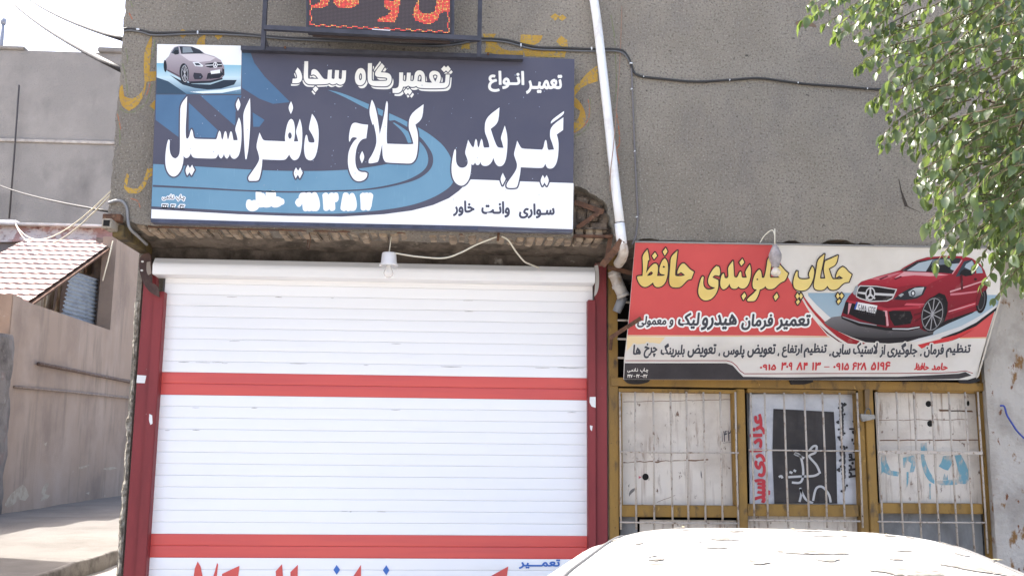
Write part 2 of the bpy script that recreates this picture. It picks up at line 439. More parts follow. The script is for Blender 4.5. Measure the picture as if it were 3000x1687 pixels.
M_rust = layered('rusty_steel', (0.13, 0.065, 0.038), [((0.06, 0.035, 0.025), 20, 0.45, 0.65, (1, 1, 1), 6), ((0.20, 0.12, 0.075), 45, 0.58, 0.72, (1, 1, 1), 4)], 0.85, 0.4, 160)
M_black = mat('dark_interior', (0.012, 0.011, 0.010), 0.95)  # flat black stands in for shade inside the room, holes and tube mouth
bld = thing('shop_building', 'grey cement rendered building with jettied upper storey over two shop fronts', 'building', (0, 0.5, 0))
def jit(p, q, n, amp, seed=0):
    """broken edge between two pixel points"""
    out = []
    for i in range(n+1):
        t = i/n; x = p[0]+(q[0]-p[0])*t; y = p[1]+(q[1]-p[1])*t
        k = noise.noise((x*.045+seed, y*.045, seed))*amp + noise.noise((x*.18+seed, y*.18, seed+5))*amp*.5
        out.append((x + (k if abs(q[1]-p[1]) > abs(q[0]-p[0]) else 0), y + (0 if abs(q[1]-p[1]) > abs(q[0]-p[0]) else k)))
    return out
edge = jit((372, -60), (318, 640), 60, 5, 1.0)
edge += jit((318, 641), (450, 661), 8, 4, 2) + jit((460, 661), (1675, 694), 60, 4, 3)
edge += [(1680, 690), (1681, 610), (1683, 545), (1700, 548), (1718, 556), (1728, 566), (1744, 572), (1757, 583), (1768, 588), (1776, 597), (1781, 612), (1779, 624), (1786, 634), (1788, 652), (1795, 668), (1799, 690), (1806, 700)]
edge += jit((1815, 702), (1868, 706), 4, 3, 4) + [(1872, 702), (1885, 699), (1905, 698), (1922, 701), (1934, 705)] + jit((1940, 704), (2240, 712), 16, 3, 5)
edge += [(2290, 712), (2305, 706), (2330, 704), (2345, 712)] + jit((2355, 714), (2405, 716), 4, 2, 6) + [(2412, 711), (2425, 704), (2450, 701), (2480, 703), (2495, 711), (2512, 716), (2520, 711), (2545, 713), (2560, 717)] + jit((2570, 718), (3300, 742), 30, 4, 7)
edge += [(3300, -60)]
front = [PW.at(x, y) for x, y in edge]
zt = 6.6
front[0].z = zt; front[-1].z = zt; front[0].x = XL; front[-1].x = XR
xs_ = [p.x for p in front]
n_ = len(front)
tri = tessellate_polygon([[Vector((p.x, p.z, 0)) for p in front]])
V = front + [p + Vector((0, 0.30, 0)) for p in front]
F = []
for t in tri:
    a, b, c = (front[i] for i in t)
    F.append(tuple(t) if (b-a).cross(c-a).y < 0 else tuple(t[::-1]))
for i in range(n_): F.append((i, (i+1) % n_, n_+(i+1) % n_, n_+i))
mk('upper_wall', V, F, M_render, bld)
box('upper_storey', XL+.015, XR, YW+.30, 5.0, ZSOF+.02, zt, M_render, bld)
box('parapet_coping', XL-.04, XR+.04, YW-.05, 5.0, zt, zt+.08, M_render, bld)
PP = PY(YS)
XJ = PP.at(409, 1000).x                         # outer edge of the left door post
box('side_wall', XL+.03, XJ-.004, -.03, 5.0, 0.0, ZSOF+.02, M_render, bld)
V = []; F = []; NZ_ = 260                       # crumbling plaster arris beside the red post
for j in range(NZ_+1):
    z = .05+2.62*j/NZ_
    w = .028+.026*noise.noise((z*2.1, 3, 1))+.016*noise.noise((z*9, 1, 5))+.010*noise.noise((z*30, 2, 2))
    for k in range(5):
        t = k/4; V.append((XJ-.004-w*t, -.034-.030*math.sin(math.pi*min(1, t*1.1))*(.7+.6*noise.noise((z*14, t*3, 9))), z))
F = [(j*5+k, j*5+k+1, (j+1)*5+k+1, (j+1)*5+k) for j in range(NZ_) for k in range(4)]
mk('broken_plaster_edge', V, F, layered('crumbled_plaster', (0.40, 0.37, 0.31), [((0.16, 0.14, 0.11), 22, 0.42, 0.58, (1, 1, 1), 6)], 0.95, 0.9, 60, .02), bld)
# underside: rough mortar with a row of bricks on edge
XB1 = PW.at(1795, 700).x
sof = gridmesh('soffit', rng(XL+.02, XR, 150), rng(YW+.02, 0.02, 26), lambda x, y: ZSOF+.045-max(0, y+.33)*.22 + .022*noise.noise((x*4, y*5, 2)) + .012*noise.noise((x*15, y*15, 7)), M_mortar, None, bld)
brk = []
for k in range(3):
    bm = bmesh.new(); boxbm(bm, -.026, .026, -.115, .115, -.04, .05, 0.007)
    for v in bm.verts: v.co += Vector(noise.noise_vector(v.co*18+Vector((k*5, 0, 0))))*.007
    me = bpy.data.meshes.new('brick'); bm.to_mesh(me); bm.free(); me.materials.append(M_brickd); brk.append(me)
x = XL+.20; i = 0
while x < XB1-.03:
    if not (random.random() < .05):
        o = bpy.data.objects.new('brick', brk[i % 3]); COL.objects.link(o); put(o, sof)
        o.location = (x, YW+.165+random.uniform(-.012, .012), ZSOF+.018+random.uniform(-.012, .010)); o.rotation_euler = (random.uniform(-.05, .05), random.uniform(-.09, .09), random.uniform(-.05, .05))
    x += .0655; i += 1
box('edge_angle', XL+.25, XB1, YW+.012, YW+.052, ZSOF-.012, ZSOF+.004, M_rust, bld, .002)
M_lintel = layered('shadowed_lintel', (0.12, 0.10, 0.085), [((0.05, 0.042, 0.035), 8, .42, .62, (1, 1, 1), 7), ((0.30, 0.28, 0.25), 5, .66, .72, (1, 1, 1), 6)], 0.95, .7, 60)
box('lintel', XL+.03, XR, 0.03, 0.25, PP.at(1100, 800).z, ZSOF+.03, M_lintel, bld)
# rubble in the hole of the render at the foot of the wall
NB = PY(YW+.07); M_rub = layered('dark_rubble', (.19, .145, .105), [((.09, .07, .055), 12, .42, .62, (1, 1, 1), 7), ((.30, .25, .20), 26, .6, .74, (1, 1, 1), 5)], .95, .9, 60, .015)
box('rubble_backing', PW.at(1672, 600).x, PW.at(1812, 600).x, YW+.10, YW+.25, ZSOF+.06, PW.at(1700, 530).z+.03, M_mortar, bld)
for k, (a, b, c, d, t) in enumerate([(1684, 578, 1722, 606, .1), (1726, 588, 1768, 614, .25), (1690, 612, 1716, 650, 0), (1720, 618, 1752, 648, -.1), (1756, 622, 1784, 656, .1), (1688, 656, 1728, 684, .05), (1732, 654, 1778, 686, -.06)]):
    p, q = NB.at(a, d), NB.at(c, b); bm = bmesh.new(); boxbm(bm, p.x, q.x, YW+.055+.012*(k % 3), YW+.12, p.z, q.z, .008)
    ctr = (p+q)/2; R_ = Matrix.Translation(ctr) @ Matrix.Rotation(t, 4, 'Y') @ Matrix.Translation(-ctr); bmesh.ops.transform(bm, matrix=R_, verts=bm.verts)
    for v in bm.verts: v.co += Vector(noise.noise_vector(v.co*14))*.006
    frombm('brick', bm, M_rub, bld)
strip('iron_strap', PY(YW+.03).at(1683, 592), PY(YW+.02).at(1768, 622), .035, .006, M_rust, bld)
strip('iron_strap', PY(YW+.03).at(1690, 668), PY(YW+.02).at(1762, 618), .03, .006, M_rust, bld)
box('chipped_brickwork', PW.at(1812, 690).x, PW.at(2620, 700).x, YW+.022, YW+.10, ZSOF+.005, PW.at(2400, 670).z, layered('tan_rubble', (.27, .21, .155), [((.15, .115, .085), 14, .42, .62, (1, 1, 1), 6)], .95, .8, 60), bld)
# steel beam ends at the left corner of the jetty
tl = PW.at(327, 664)
bm = bmesh.new()
M_olive = layered('old_olive_paint', (0.16, 0.115, 0.045), [((0.05, 0.04, 0.03), 8, .42, .6, (1, 1, 1), 6)], .8, .4, 90)
boxbm(bm, XL+.03, XL+.105, YW+.0, 0.02, ZSOF-.085, ZSOF-.008, .004)
frombm('edge_beam', bm, M_olive, bld)
bm = bmesh.new(); boxbm(bm, XL+.005, XL+.065, YW-.13, YW+.02, ZSOF-.055, ZSOF+.005, .004); frombm('tube_end', bm, layered('scuffed_tube', (.34, .30, .24), [((.12, .08, .05), 30, .5, .65, (1, 1, 1), 5)], .7), bld)
bm = bmesh.new(); boxbm(bm, XL+.015, XL+.055, YW-.1315, YW-.129, ZSOF-.045, ZSOF-.005); frombm('tube_mouth', bm, M_black, bld)
bm = bmesh.new(); boxbm(bm, XL-.015, XL+.10, YW-.07, YW-.012, ZSOF+.002, ZSOF+.05, .004, None); frombm('bent_plate', bm, M_rust, bld)

# painted words that were on the render before the sign went up
M_yel = layered('faded_yellow_paint', C(192, 156, 72), [((0.22, 0.195, 0.155), 55, .50, .62, (1, 1, 1), 4), (C(178, 138, 60), 6, .4, .7, (1, 1, 1), 5)], .9, .7, 110, .01)
M_grn = layered('faded_green_paint', C(122, 128, 98), [((0.22, 0.19, 0.15), 60, .46, .62, (1, 1, 1), 4)], .9)
M_org = layered('faded_orange_paint', C(176, 112, 84), [((0.22, 0.19, 0.15), 60, .46, .62, (1, 1, 1), 4)], .9)
ya = lambda l, s=.3878: reg(l, 0, 0, s)
yb = lambda l: reg(l, 1000, 100, .4141)
yel = [ya([(1145,270),(1090,380),(1085,520),(1095,620),(1085,680),(1040,730),(990,750),(940,730),(925,640),(905,660),(898,740),(925,810),(975,840),(1040,805),(1090,720),(1110,620),(1185,610),(1190,540),(1130,545),(1140,400),(1152,290)]),
  ya([(1380,222),(1340,255),(1385,292),(1425,252)]), ya([(1650,252),(1622,278),(1650,306),(1684,274)]), ya([(1500,290),(1480,350),(1550,350),(1553,262)]),
  ya([(1112,1275),(1160,1272),(1155,1325),(1118,1345),(1100,1410),(1060,1455),(1000,1470),(950,1450),(932,1400),(958,1312),(976,1320),(962,1400),(985,1425),(1040,1425),(1085,1370)]), ya([(1175,755),(1128,800),(1172,835)]),
  yb([(1000,0),(1095,0),(1080,25),(1115,95),(1180,122),(1290,118),(1285,160),(1120,150),(1015,128),(1030,80)]), yb([(860,60),(905,58),(915,110),(845,110)]), yb([(1270,5),(1425,12),(1408,60),(1330,95),(1265,60)]), yb([(1552,12),(1598,45),(1602,100),(1560,95),(1520,55)]), yb([(1285,105),(1592,118),(1580,168),(1300,160)]),
  yb([(1811,225),(1740,275),(1688,340),(1636,385),(1630,470),(1690,385),(1750,355),(1815,335)]), yb([(1630,430),(1690,480),(1730,560),(1728,630),(1690,680),(1625,705),(1625,645),(1678,602),(1690,545),(1625,500)]),
  [(1612,50),(1626,40),(1640,50),(1626,62)], [(1634,52),(1648,44),(1660,53),(1646,63)]]
for l in yel: lay('painted_lettering', [shape([smooth2(l)])], PW, .002, M_yel, bld)
gl = [ya([(950,370),(965,440),(960,480)]), ya([(925,480),(945,560),(960,660),(965,720)]), ya([(905,815),(950,850),(1010,845),(1070,810),(1110,770),(1150,640)]), ya([(985,10),(1005,60)]), ya([(1130,480),(1160,400),(1170,300)]), ya([(1120,800),(1165,840)]), ya([(890,840),(905,1000),(905,1100)]),
      [(1790,45),(1800,110),(1803,170),(1806,250),(1800,300)], yb([(1635,730),(1700,700),(1745,650),(1760,560),(1760,450)])]
for l in gl: lay('painted_outline', [ribbon([(q.x, q.y) for q in smoothpath([Vector((*p, 0)) for p in l], 4)], 4)], PW, .0015, M_grn, bld)
ol = [ya([(885,850),(905,940),(912,980)]), ya([(1105,720),(1125,670),(1140,600)]), ya([(975,100),(1000,150)]), yb([(1640,702),(1705,660),(1748,600),(1755,520),(1745,465)]), [(1804,320),(1812,370),(1815,420),(1806,440),(1815,480)], ya([(985,1500),(1040,1520),(1060,1570)])]
for l in ol: lay('painted_outline', [ribbon([(q.x, q.y) for q in smoothpath([Vector((*p, 0)) for p in l], 4)], 3.5)], PW, .0017, M_org, bld)
# cracks and chips in the render on the right
lay('crack', [ribbon([(2633,525),(2640,560),(2648,585),(2655,605)], [2, 4, 8, 10]), ribbon([(2655,604),(2672,612),(2695,622)], [3, 2, 1])], PW, .0012, mat('crack_shadow', (.05, .04, .032), .95), bld)
lay('chip', [shape([[(2330,66),(2345,60),(2372,64),(2390,74),(2392,82),(2372,78),(2350,80),(2336,80)]])], PW, .0012, mat('chip_earth', (.16, .11, .075), .95), bld)

# ------------------------------------------------------------------ roller shutter
M_white = layered('white_slat_paint', (0.82, 0.82, 0.82), [((0.76, 0.755, 0.745), 5, .6, .85, (.3, 1, 2), 6)], .42, 0, 1)
M_red = layered('red_slat_paint', C(218, 86, 78), [(C(206, 80, 78), 4, .45, .7, (.2, 1, 3), 5)], .38, 0, 1, .01, .5)
M_jamb = layered('maroon_paint', C(140, 56, 58), [(C(124, 50, 52), 5, .45, .7, (1, 1, .3), 6), (C(200, 180, 170), 70, .74, .77, (1, 1, .4), 3)], .5, .1, 120)
sh = thing('roller_shutter', 'white slatted roller shutter with red bands filling the left shop doorway', 'shutter', (PP.at(1080, 1400).x, 0, 0))
xs0, xs1 = PP.at(464, 1150).x, PP.at(1736, 1150).x
z0 = CAMP.z + 1.11242
prof = [(0, -.0070), (.010, -.0092), (.03, -.0102), (.15, -.0109), (.50, -.0113), (.85, -.0109), (.972, -.0102), (.990, -.0092), (1, -.007)]
def slatmesh(m):
    V = []; F = []; n = len(prof)
    for xx in (xs0, xs1):
        for t, y in prof: V.append((xx, y, -t*.0775))
    F = [(i, i+1, n+i+1, n+i) for i in range(n-1)]
    me = bpy.data.meshes.new('slat'); me.from_pydata(V, [], F); me.materials.append(m)
    for p in me.polygons: p.use_smooth = True
    return me
mw, mr = slatmesh(M_white), slatmesh(M_red)
for i in range(-2, 36):
    o = bpy.data.objects.new('slat', mr if i in (8, 9, 22, 23) else mw); COL.objects.link(o); put(o, sh)
    o.location = (0, random.uniform(-.0012, .0012), z0-.078*i)
    if o.data is mr: o['label'] = 'red slat of the shutter'
box('bottom_bar', xs0, xs1, -.02, .02, 0.01, z0-.078*36+.002 if z0-.078*36 > .02 else .05, M_jamb, sh)
box('shutter_backing', xs0-.02, xs1+.02, .012, .03, 0.0, PP.at(1100, 790).z, mat('slat_gap', (.16, .16, .16), .8), sh)
# rolled housing over the slats
PH = PY(-.15)
hx0, hx1 = PH.at(447, 790).x, PH.at(1743, 812).x
zb, zf, zt_ = PH.at(1100, 816).z, PH.at(1100, 783).z, PY(-.11).at(1100, 770).z
hp = [(.0, zb-.004), (-.145, zb), (-.152, zb+.006), (-.156, zb+.05), (-.154, zf-.012), (-.148, zf), (-.11, zt_), (.02, zt_+.012)]
mk('housing', [(x, y, z) for x in (hx0, hx1) for y, z in hp], [(i, i+1, len(hp)+i+1, len(hp)+i) for i in range(len(hp)-1)] + [tuple(range(len(hp))), tuple(range(2*len(hp)-1, len(hp)-1, -1))], M_white, sh)
M_plate = layered('brown_end_plate', C(70, 52, 48), [(C(96, 74, 66), 9, .45, .65, (1, 1, 1), 6)], .6, .2, 80)
def platepoly(name, loop, y, th, m, par):
    pl = PY(y); l = [pl.at(a, b) for a, b in smooth2(loop, 60, 2)]; n = len(l)
    t = tessellate_polygon([[Vector((p.x, p.z, 0)) for p in l]])
    Vv = l + [p+Vector((0, th, 0)) for p in l]
    Ff = [tuple(f) if (l[f[1]]-l[f[0]]).cross(l[f[2]]-l[f[0]]).y < 0 else tuple(f[::-1]) for f in t] + [(i, (i+1) % n, n+(i+1) % n, n+i) for i in range(n)]
    return mk(name, Vv, Ff, m, par)
platepoly('end_plate', [(407,758),(418,744),(436,740),(444,752),(444,828),(462,836),(466,870),(440,858),(420,832),(408,796)], -.13, .02, M_plate, sh)
platepoly('end_plate', [(1742,778),(1752,776),(1755,800),(1755,840),(1748,862),(1741,868),(1745,830)], -.13, .02, mat('pale_plate', C(190, 186, 180), .6), sh)
platepoly('axle_bracket', [(430,768),(440,766),(443,800),(434,806),(428,792)], -.14, .008, mat('grey_bracket', C(150, 138, 128), .6), sh)
for a, b in ((417, 766), (415, 792)): platepoly('bolt', ell(a, b, 4, 3, 8), -.136, .005, mat('bolt_light', (.6, .58, .55), .4), sh)
def px_post(name, a0, b0, a1, b1, y0, y1, m, par, bev=.004, zb=None, zt=None):
    """upright member: a0,b0 upper left pixel, a1,b1 lower right pixel, on plane y0"""
    pl = PY(y0); mx, my = (a0+a1)/2, (b0+b1)/2
    return box(name, pl.at(a0, my).x, pl.at(a1, my).x, y0, y1, pl.at(mx, b1).z if zb is None else zb, pl.at(mx, b0).z if zt is None else zt, m, par, bev)
yl = 1250
bm = bmesh.new(); xa, xb, xc = PY(-.05).at(390.5, yl).x, PY(-.05).at(428, yl).x, PY(-.08).at(455.5, yl).x
ztj = PY(-.05).at(425, 850).z
boxbm(bm, xa, xb, -.05, .03, 0, PY(-.05).at(420, 800).z, .005); frombm('door_post', bm, M_jamb, sh)
bm = bmesh.new(); boxbm(bm, xb+.003, xc, -.085, .03, 0, PY(-.085).at(462, 853).z, .005); frombm('guide_rail', bm, M_jamb, sh)
bm = bmesh.new(); boxbm(bm, PY(-.085).at(1723, yl).x, PY(-.085).at(1746, yl).x, -.085, .03, 0, PY(-.085).at(1732, 878).z, .005); frombm('guide_rail', bm, M_jamb, sh)
bm = bmesh.new(); boxbm(bm, PY(-.085).at(1746, yl).x+.003, PY(-.05).at(1779, yl).x, -.05, .03, 0, PY(-.05).at(1765, 770).z, .005); frombm('door_post', bm, M_jamb, sh)
M_paper = mat('torn_paper', (.72, .72, .70), .8)
lay('paper_scrap', [shape([[(402,1098),(429,1100),(424,1122),(400,1121)]])], PY(-.05), .0015, M_paper, sh)
lay('paper_scrap', [shape([[(1728,1162),(1745,1162),(1745,1194),(1733,1190),(1727,1178)]])], PY(-.085), .0015, M_paper, sh)
lay('paint_scuff', [shape([smooth2([(438,1212),(446,1216),(447,1240),(441,1244),(436,1230)])]), shape([smooth2([(1728,1245),(1736,1247),(1734,1262),(1729,1258)])])], PY(-.085), .0016, M_paper, sh)
# painted words on the lower slats
PSL = PY(-.0145)
zz = lambda l: reg(l, 400, 1450, .50466)
reds = [[(355,383),(338,425),(332,470),(345,540),(360,620),(400,620),(390,500),(372,412)], [(468,390),(455,440),(430,520),(400,620),(440,620),(462,500),(474,402)], [(598,408),(497,455),(492,520),(540,600),(580,600),(560,520),(590,470)], [(845,398),(808,440),(812,520),(820,620),(850,620),(850,470)], [(937,402),(893,445),(897,520),(905,620),(935,620),(935,470)], [(1303,402),(1258,470),(1280,540),(1290,620),(1310,560),(1303,470)], [(2158,412),(2062,465),(2058,520),(2110,600),(2150,600),(2130,520),(2150,470)]]
for l in reds: lay('painted_lettering', [shape([zz(l)])], PSL, .001, M_red, sh)
M_blue = mat('blue_lettering', C(62, 112, 190), .5)
lay('painted_lettering', [shape([zz([(1162,403),(1143,432),(1162,460),(1181,432)])]), shape([zz([(1450,405),(1430,434),(1450,463),(1468,434)])]), word('تعمـــیر', 1520, 1637, 1641, 1665, .004, 1.2)], PSL, .001, M_blue, sh)
M_grime = mat('grime_streak', (.30, .28, .26), .8)
st = []
for k in range(26):
    i = random.choice([1, 2, 5, 7, 7, 7, 11, 13, 20]); t = random.random(); x_ = 480+1200*t**1.4
    y_ = 829.8+32.5*i+(1.0*max(0, i-10)) + 24*(x_-470)/1250*(1-i/34) + random.uniform(1, 4)
    L_ = random.uniform(12, 70) if i == 7 else random.uniform(6, 30)
    st.append(ribbon([(x_, y_), (x_+L_*.5, y_+random.uniform(-.6, 1)+L_*.008), (x_+L_, y_+L_*.015)], [0.6, random.uniform(.8, 2.0), .5]))
lay('grime_mark', st, PSL, .0012, M_grime, sh)['kind'] = 'stuff'

# ------------------------------------------------------------------ gold painted shop front
M_gold = layered('worn_ochre_paint', C(160, 124, 62), [(C(138, 108, 60), 5, .42, .66, (1, 1, .35), 7), (C(94, 78, 58), 11, .56, .68, (1, 1, .5), 6), (C(190, 150, 80), 30, .66, .74, (1, 1, .4), 4), (C(60, 48, 40), 45, .68, .74, (1, 1, 1), 4)], .6, .25, 120)
M_bar = layered('flaking_grey_bar', C(198, 186, 172), [(C(140, 120, 102), 40, .54, .68, (1, 1, .6), 5), (C(96, 70, 54), 70, .64, .72, (1, 1, .6), 4)], .7, .3, 200)
M_panel = layered('dirty_white_sheet', C(232, 222, 208), [(C(208, 196, 182), 3, .45, .66, (1, 1, 1), 7), (C(146, 122, 104), 8, .58, .74, (3, 1, .5), 7), (C(112, 84, 66), 26, .64, .72, (1, 1, .6), 4), (C(166, 144, 124), 5, .58, .76, (7, 1, .25), 6)], .8, .2, 60)
M_panelg = layered('grey_sheet', C(150, 150, 148), [(C(118, 116, 114), 4, .42, .66, (1, 1, .5), 7), (C(176, 174, 168), 9, .6, .74, (1, 1, .4), 6)], .7, .2, 60)
M_line = mat('rust_line', C(128, 96, 74), .9)
fr = thing('storefront', 'ochre steel shop front with barred windows beside the red door post', 'shop front', (PP.at(2350, 1500).x, 0, 0))
def F_(name, a0, b0, a1, b1, y0=-.03, y1=.04, m=None, **k): return px_post(name, a0, b0, a1, b1, y0, y1, m or M_gold, fr, **k)
zf0 = 0.0
F_('frame_post', 1784, 840, 1812, 1687, zb=0, zt=ZSOF-.02)
F_('frame_post', 2163, 1139, 2189, 1687, zb=0)
F_('frame_post', 2517, 1139, 2541, 1687, zb=0)
F_('frame_post', 2545, 1139, 2570, 1687, zb=0, y0=-.045)
F_('frame_post', 2880, 900, 2908, 1687, zb=0, zt=ZSOF-.02)
F_('frame_rail', 1790, 1113, 2902, 1138, y0=-.05)
F_('frame_rail', 1812, 1139, 2162, 1150); F_('frame_rail', 2190, 1140, 2516, 1152); F_('frame_rail', 2571, 1136, 2880, 1150)
F_('frame_rail', 1812, 1480, 2162, 1514); F_('frame_rail', 2190, 1477, 2516, 1512); F_('frame_rail', 2571, 1474, 2880, 1504)
F_('frame_stile', 1813, 1150, 1824, 1480); F_('frame_stile', 2150, 1150, 2162, 1480)
def panel(a0, b0, a1, b1, m=M_panel, y=.045, name='sheet_panel'): return px_post(name, a0, b0, a1, b1, y, y+.01, m, fr, bev=.002)
pn1 = panel(1818, 1145, 2156, 1484); panel(2192, 1146, 2516, 1480, M_panelg); pn3 = panel(2570, 1143, 2882, 1478)
px_post('sheet_panel', 1875, 1522, 2160, 1687, .055, .065, M_panel, fr, .002, zb=.05); px_post('sheet_panel', 1818, 1512, 1868, 1687, .05, .06, M_panelg, fr, .002, zb=.05)
px_post('sheet_panel', 2190, 1508, 2516, 1687, .05, .06, M_panel, fr, .002, zb=.05); px_post('sheet_panel', 2572, 1500, 2880, 1687, .05, .06, M_panelg, fr, .002, zb=.05)
def bars(xs, yt, yb, hy, x0, x1, flat=False):
    for xx in xs:
        pl = PY(-.055); a = pl.at(xx+ (xx-1980)*.006, (yt+yb)/2); zt2 = pl.at(xx, yt).z; zb2 = pl.at(xx, yb).z
        tube('window_bar', [(a.x+random.uniform(-.003, .003), -.055, zb2), (a.x+random.uniform(-.003, .003), -.055, (zt2+zb2)/2), (a.x, -.055, zt2)], .0072, M_bar, fr, 7)
    for yy in hy:
        pl = PY(-.064); tube('cross_bar', [pl.at(x0, yy-1), pl.at((x0+x1)/2, yy+1.5), pl.at(x1, yy+2)], .0062, M_bar, fr, 6)
bars([1818, 1863, 1916, 1967, 2014, 2064, 2113, 2158], 1148, 1550, (1324, 1530), 1816, 2164)
bars([2203, 2244, 2301, 2361, 2414, 2465, 2516], 1150, 1545, (1318, 1524), 2194, 2520)
bars([2575, 2634, 2685, 2737, 2788, 2836, 2874], 1148, 1620, (1528,), 2572, 2884)
px_post('cross_bar', 2572, 1320, 2880, 1330, -.068, -.062, M_bar, fr, .001)
# holes, seams, marks and sprayed letters on the sheets
PN = PY(.045)
for e_ in (ell(1891, 1396, 9.5, 10, 18), ell(2720, 1182.5, 8.5, 9, 18), ell(2725, 1240, 9, 9.5, 18), ell(2836, 1181, 4, 8, 14)): lay('drill_hole', [shape([e_])], PN, .0012, M_black, fr)
for r_ in [ribbon(jit((1826, 1177), (2140, 1170), 20, 2, 9), 1.6), ribbon(jit((1826, 1354), (2075, 1347), 20, 4, 11), [random.uniform(1, 4) for _ in range(21)]), ribbon(jit((2575, 1230), (2826, 1228), 14, 3, 12), 1.5), ribbon(jit((2575, 1289), (2868, 1288), 14, 2, 13), 3), ribbon(jit((2750, 1200), (2850, 1205), 8, 2, 14), 3), ribbon(jit((2752, 1203), (2848, 1203), 8, 1, 15), 3), ribbon(jit((1925, 1470), (1978, 1450), 6, 1, 16), 1.2)]: lay('rust_seam', [r_], PN, .001, M_line, fr)
lay('bare_patch', [shape([smooth2([(1842,1443),(1850,1432),(1861,1428),(1860,1436),(1848,1446),(1843,1454)])]), shape([smooth2([(2053,1376),(2057,1388),(2056,1402),(2052,1392)])]), shape([smooth2([(1840,1422),(1844,1416),(1843,1428)])])], PN, .0011, mat('bare_metal', C(128, 122, 116), .6), fr)
M_spray = layered('sky_blue_spray', C(128, 176, 190), [(C(205, 194, 180), 22, .47, .62, (1, 1, .5), 5)], .8)
zd = lambda l: reg(l, 2350, 1080, .4188)
sp = [[(828,520),(870,515),(875,580),(850,600),(880,700),(925,770),(925,805),(880,780),(840,700),(830,610)], [(1065,605),(1110,600),(1165,700),(1175,770),(1140,805),(1085,800),(1100,740)], [(925,785),(1090,770),(1085,808),(960,815)], [(985,610),(1045,605),(1050,660),(1020,710),(985,700),(955,680),(975,650)], [(550,610),(585,605),(590,650),(620,710),(680,720),(670,750),(610,745),(565,720),(545,750)], [(705,620),(780,605),(800,650),(780,720),(750,725),(765,660),(735,640),(720,690),(708,690)], [(730,720),(745,720),(742,810),(730,830)], [(888,800),(900,800),(900,910),(890,910)], [(985,760),(995,730),(1005,760),(1018,735),(1020,775),(985,775)]]
for l in sp: lay('sprayed_lettering', [shape([smooth2(zd(l))])], PN, .0014, M_spray, fr)
lay('pencilled_number', [word('۱۴۲', 2112, 1262, 2142, 1294, -.1, .4), ribbon([(2118, 1297), (2146, 1294)], 1)], PN, .0014, mat('pencil', (.1, .09, .1), .8), fr)
lay('red_arrow_mark', [shape([[(1871,1393),(1880,1397),(1871,1402)]])], PN, .0014, mat('pink_mark', C(208, 110, 120), .7), fr)
# dark grille above the windows, half hidden by the banner
for yy in (885, 938, 993, 1048):
    tube('grille_rung', [PY(-.02).at(1787, yy-1), PY(-.02).at(2100, yy+8)], .008, M_bar, fr, 7)
M_tape = mat('black_tape', (.02, .018, .018), .7, .3, 20)
platepoly('black_tape', [(1828,1112),(1850,1106),(1905,1112),(1900,1120),(1870,1126),(1840,1124)], -.062, .01, M_tape, fr)
platepoly('black_tape', [(2312,1114),(2325,1108),(2378,1110),(2384,1118),(2360,1126),(2318,1126)], -.062, .01, M_tape, fr)
platepoly('black_tape', [(2806,1110),(2820,1104),(2866,1106),(2874,1114),(2850,1124),(2812,1122)], -.062, .01, M_tape, fr)
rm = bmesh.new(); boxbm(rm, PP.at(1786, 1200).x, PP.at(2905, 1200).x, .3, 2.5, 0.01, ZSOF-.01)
frombm('dark_room', rm, M_black, fr)  # solid black block, darkness of the unlit room put into its colour
platepoly('lock_hasp', [(2534,1140),(2548,1140),(2546,1196),(2536,1196)], -.055, .008, mat('hasp_metal', C(120, 98, 70), .6), fr)

# white pillar at the right edge
M_pil = layered('peeling_whitewash', C(188, 181, 171), [(C(160, 152, 142), 4, .45, .65, (1, 1, 1), 7), (C(134, 100, 62), 7, .57, .62, (1, 1, .6), 7), (C(120, 78, 54), 16, .64, .68, (1, 1, .6), 5)], .9, .8, 40, .012)
pil = thing('pillar', 'whitewashed pillar with peeling paint at the right edge of the photo', 'pillar', (PY(-.12).at(2960, 1400).x, -.1, 0))
pxx0, pxx1 = PY(-.12).at(2906, 1350).x, PY(-.12).at(3075, 1350).x
nz = 90; V = []; F = []
for j in range(nz+1):
    z = ZSOF*j/nz
    for k in range(13):
        x = pxx0+(pxx1-pxx0)*k/12; V.append((x+.010*noise.noise((k*.7, z*6, 3))*(1 if k in (0, 12) else .3), -.12-.010*noise.noise((x*14, z*9, 5))+(0.02 if k == 0 else 0), z))
F = [(j*13+k, j*13+k+1, (j+1)*13+k+1, (j+1)*13+k) for j in range(nz) for k in range(12)]
mk('pillar_face', V, F, M_pil, pil, True)
box('pillar_core', pxx0+.012, pxx1, -.095, .5, 0, ZSOF, M_pil, pil)
# ================================================================== the alley on the left
XW = -6.3; PB = PX(XW)
M_brown = layered('brown_plaster', (0.325, 0.245, 0.188), [((0.38, 0.297, 0.238), 1.2, .42, .66, (1, 1, .6), 7), ((0.24, 0.187, 0.145), 2.2, .52, .72, (1, 2, .3), 7), ((0.38, 0.31, 0.26), 5, .62, .76, (1, 4, .25), 6), ((0.21, 0.16, 0.13), 0.7, .5, .75, (1, 1, 1), 5), ((0.42, 0.36, 0.29), 2.4, .70, .73, (1, 1, 1.5), 7)], .95, .5, 50)
Y1, ZS = PB.at(30, 889).y, PB.at(200, 925).z
Y2, ZT = PB.at(323, 961).y, PB.at(337, 690).z
aw = thing('alley_wall', 'brown plastered alley wall with a wide unglazed opening under the tiled roof', 'wall', (XW, Y1+2, ALZ))
box('low_wall', XW-.25, XW, Y1+.35, Y2, .3, ZS, M_brown, aw)
box('end_pier', XW-.30, XW+.03, Y1, Y1+.35, .3, ZS+.03, M_brown, aw, .012)
box('tall_wall', XW-.25, XW, Y2+.0005, 34, .3, ZT, M_brown, aw)
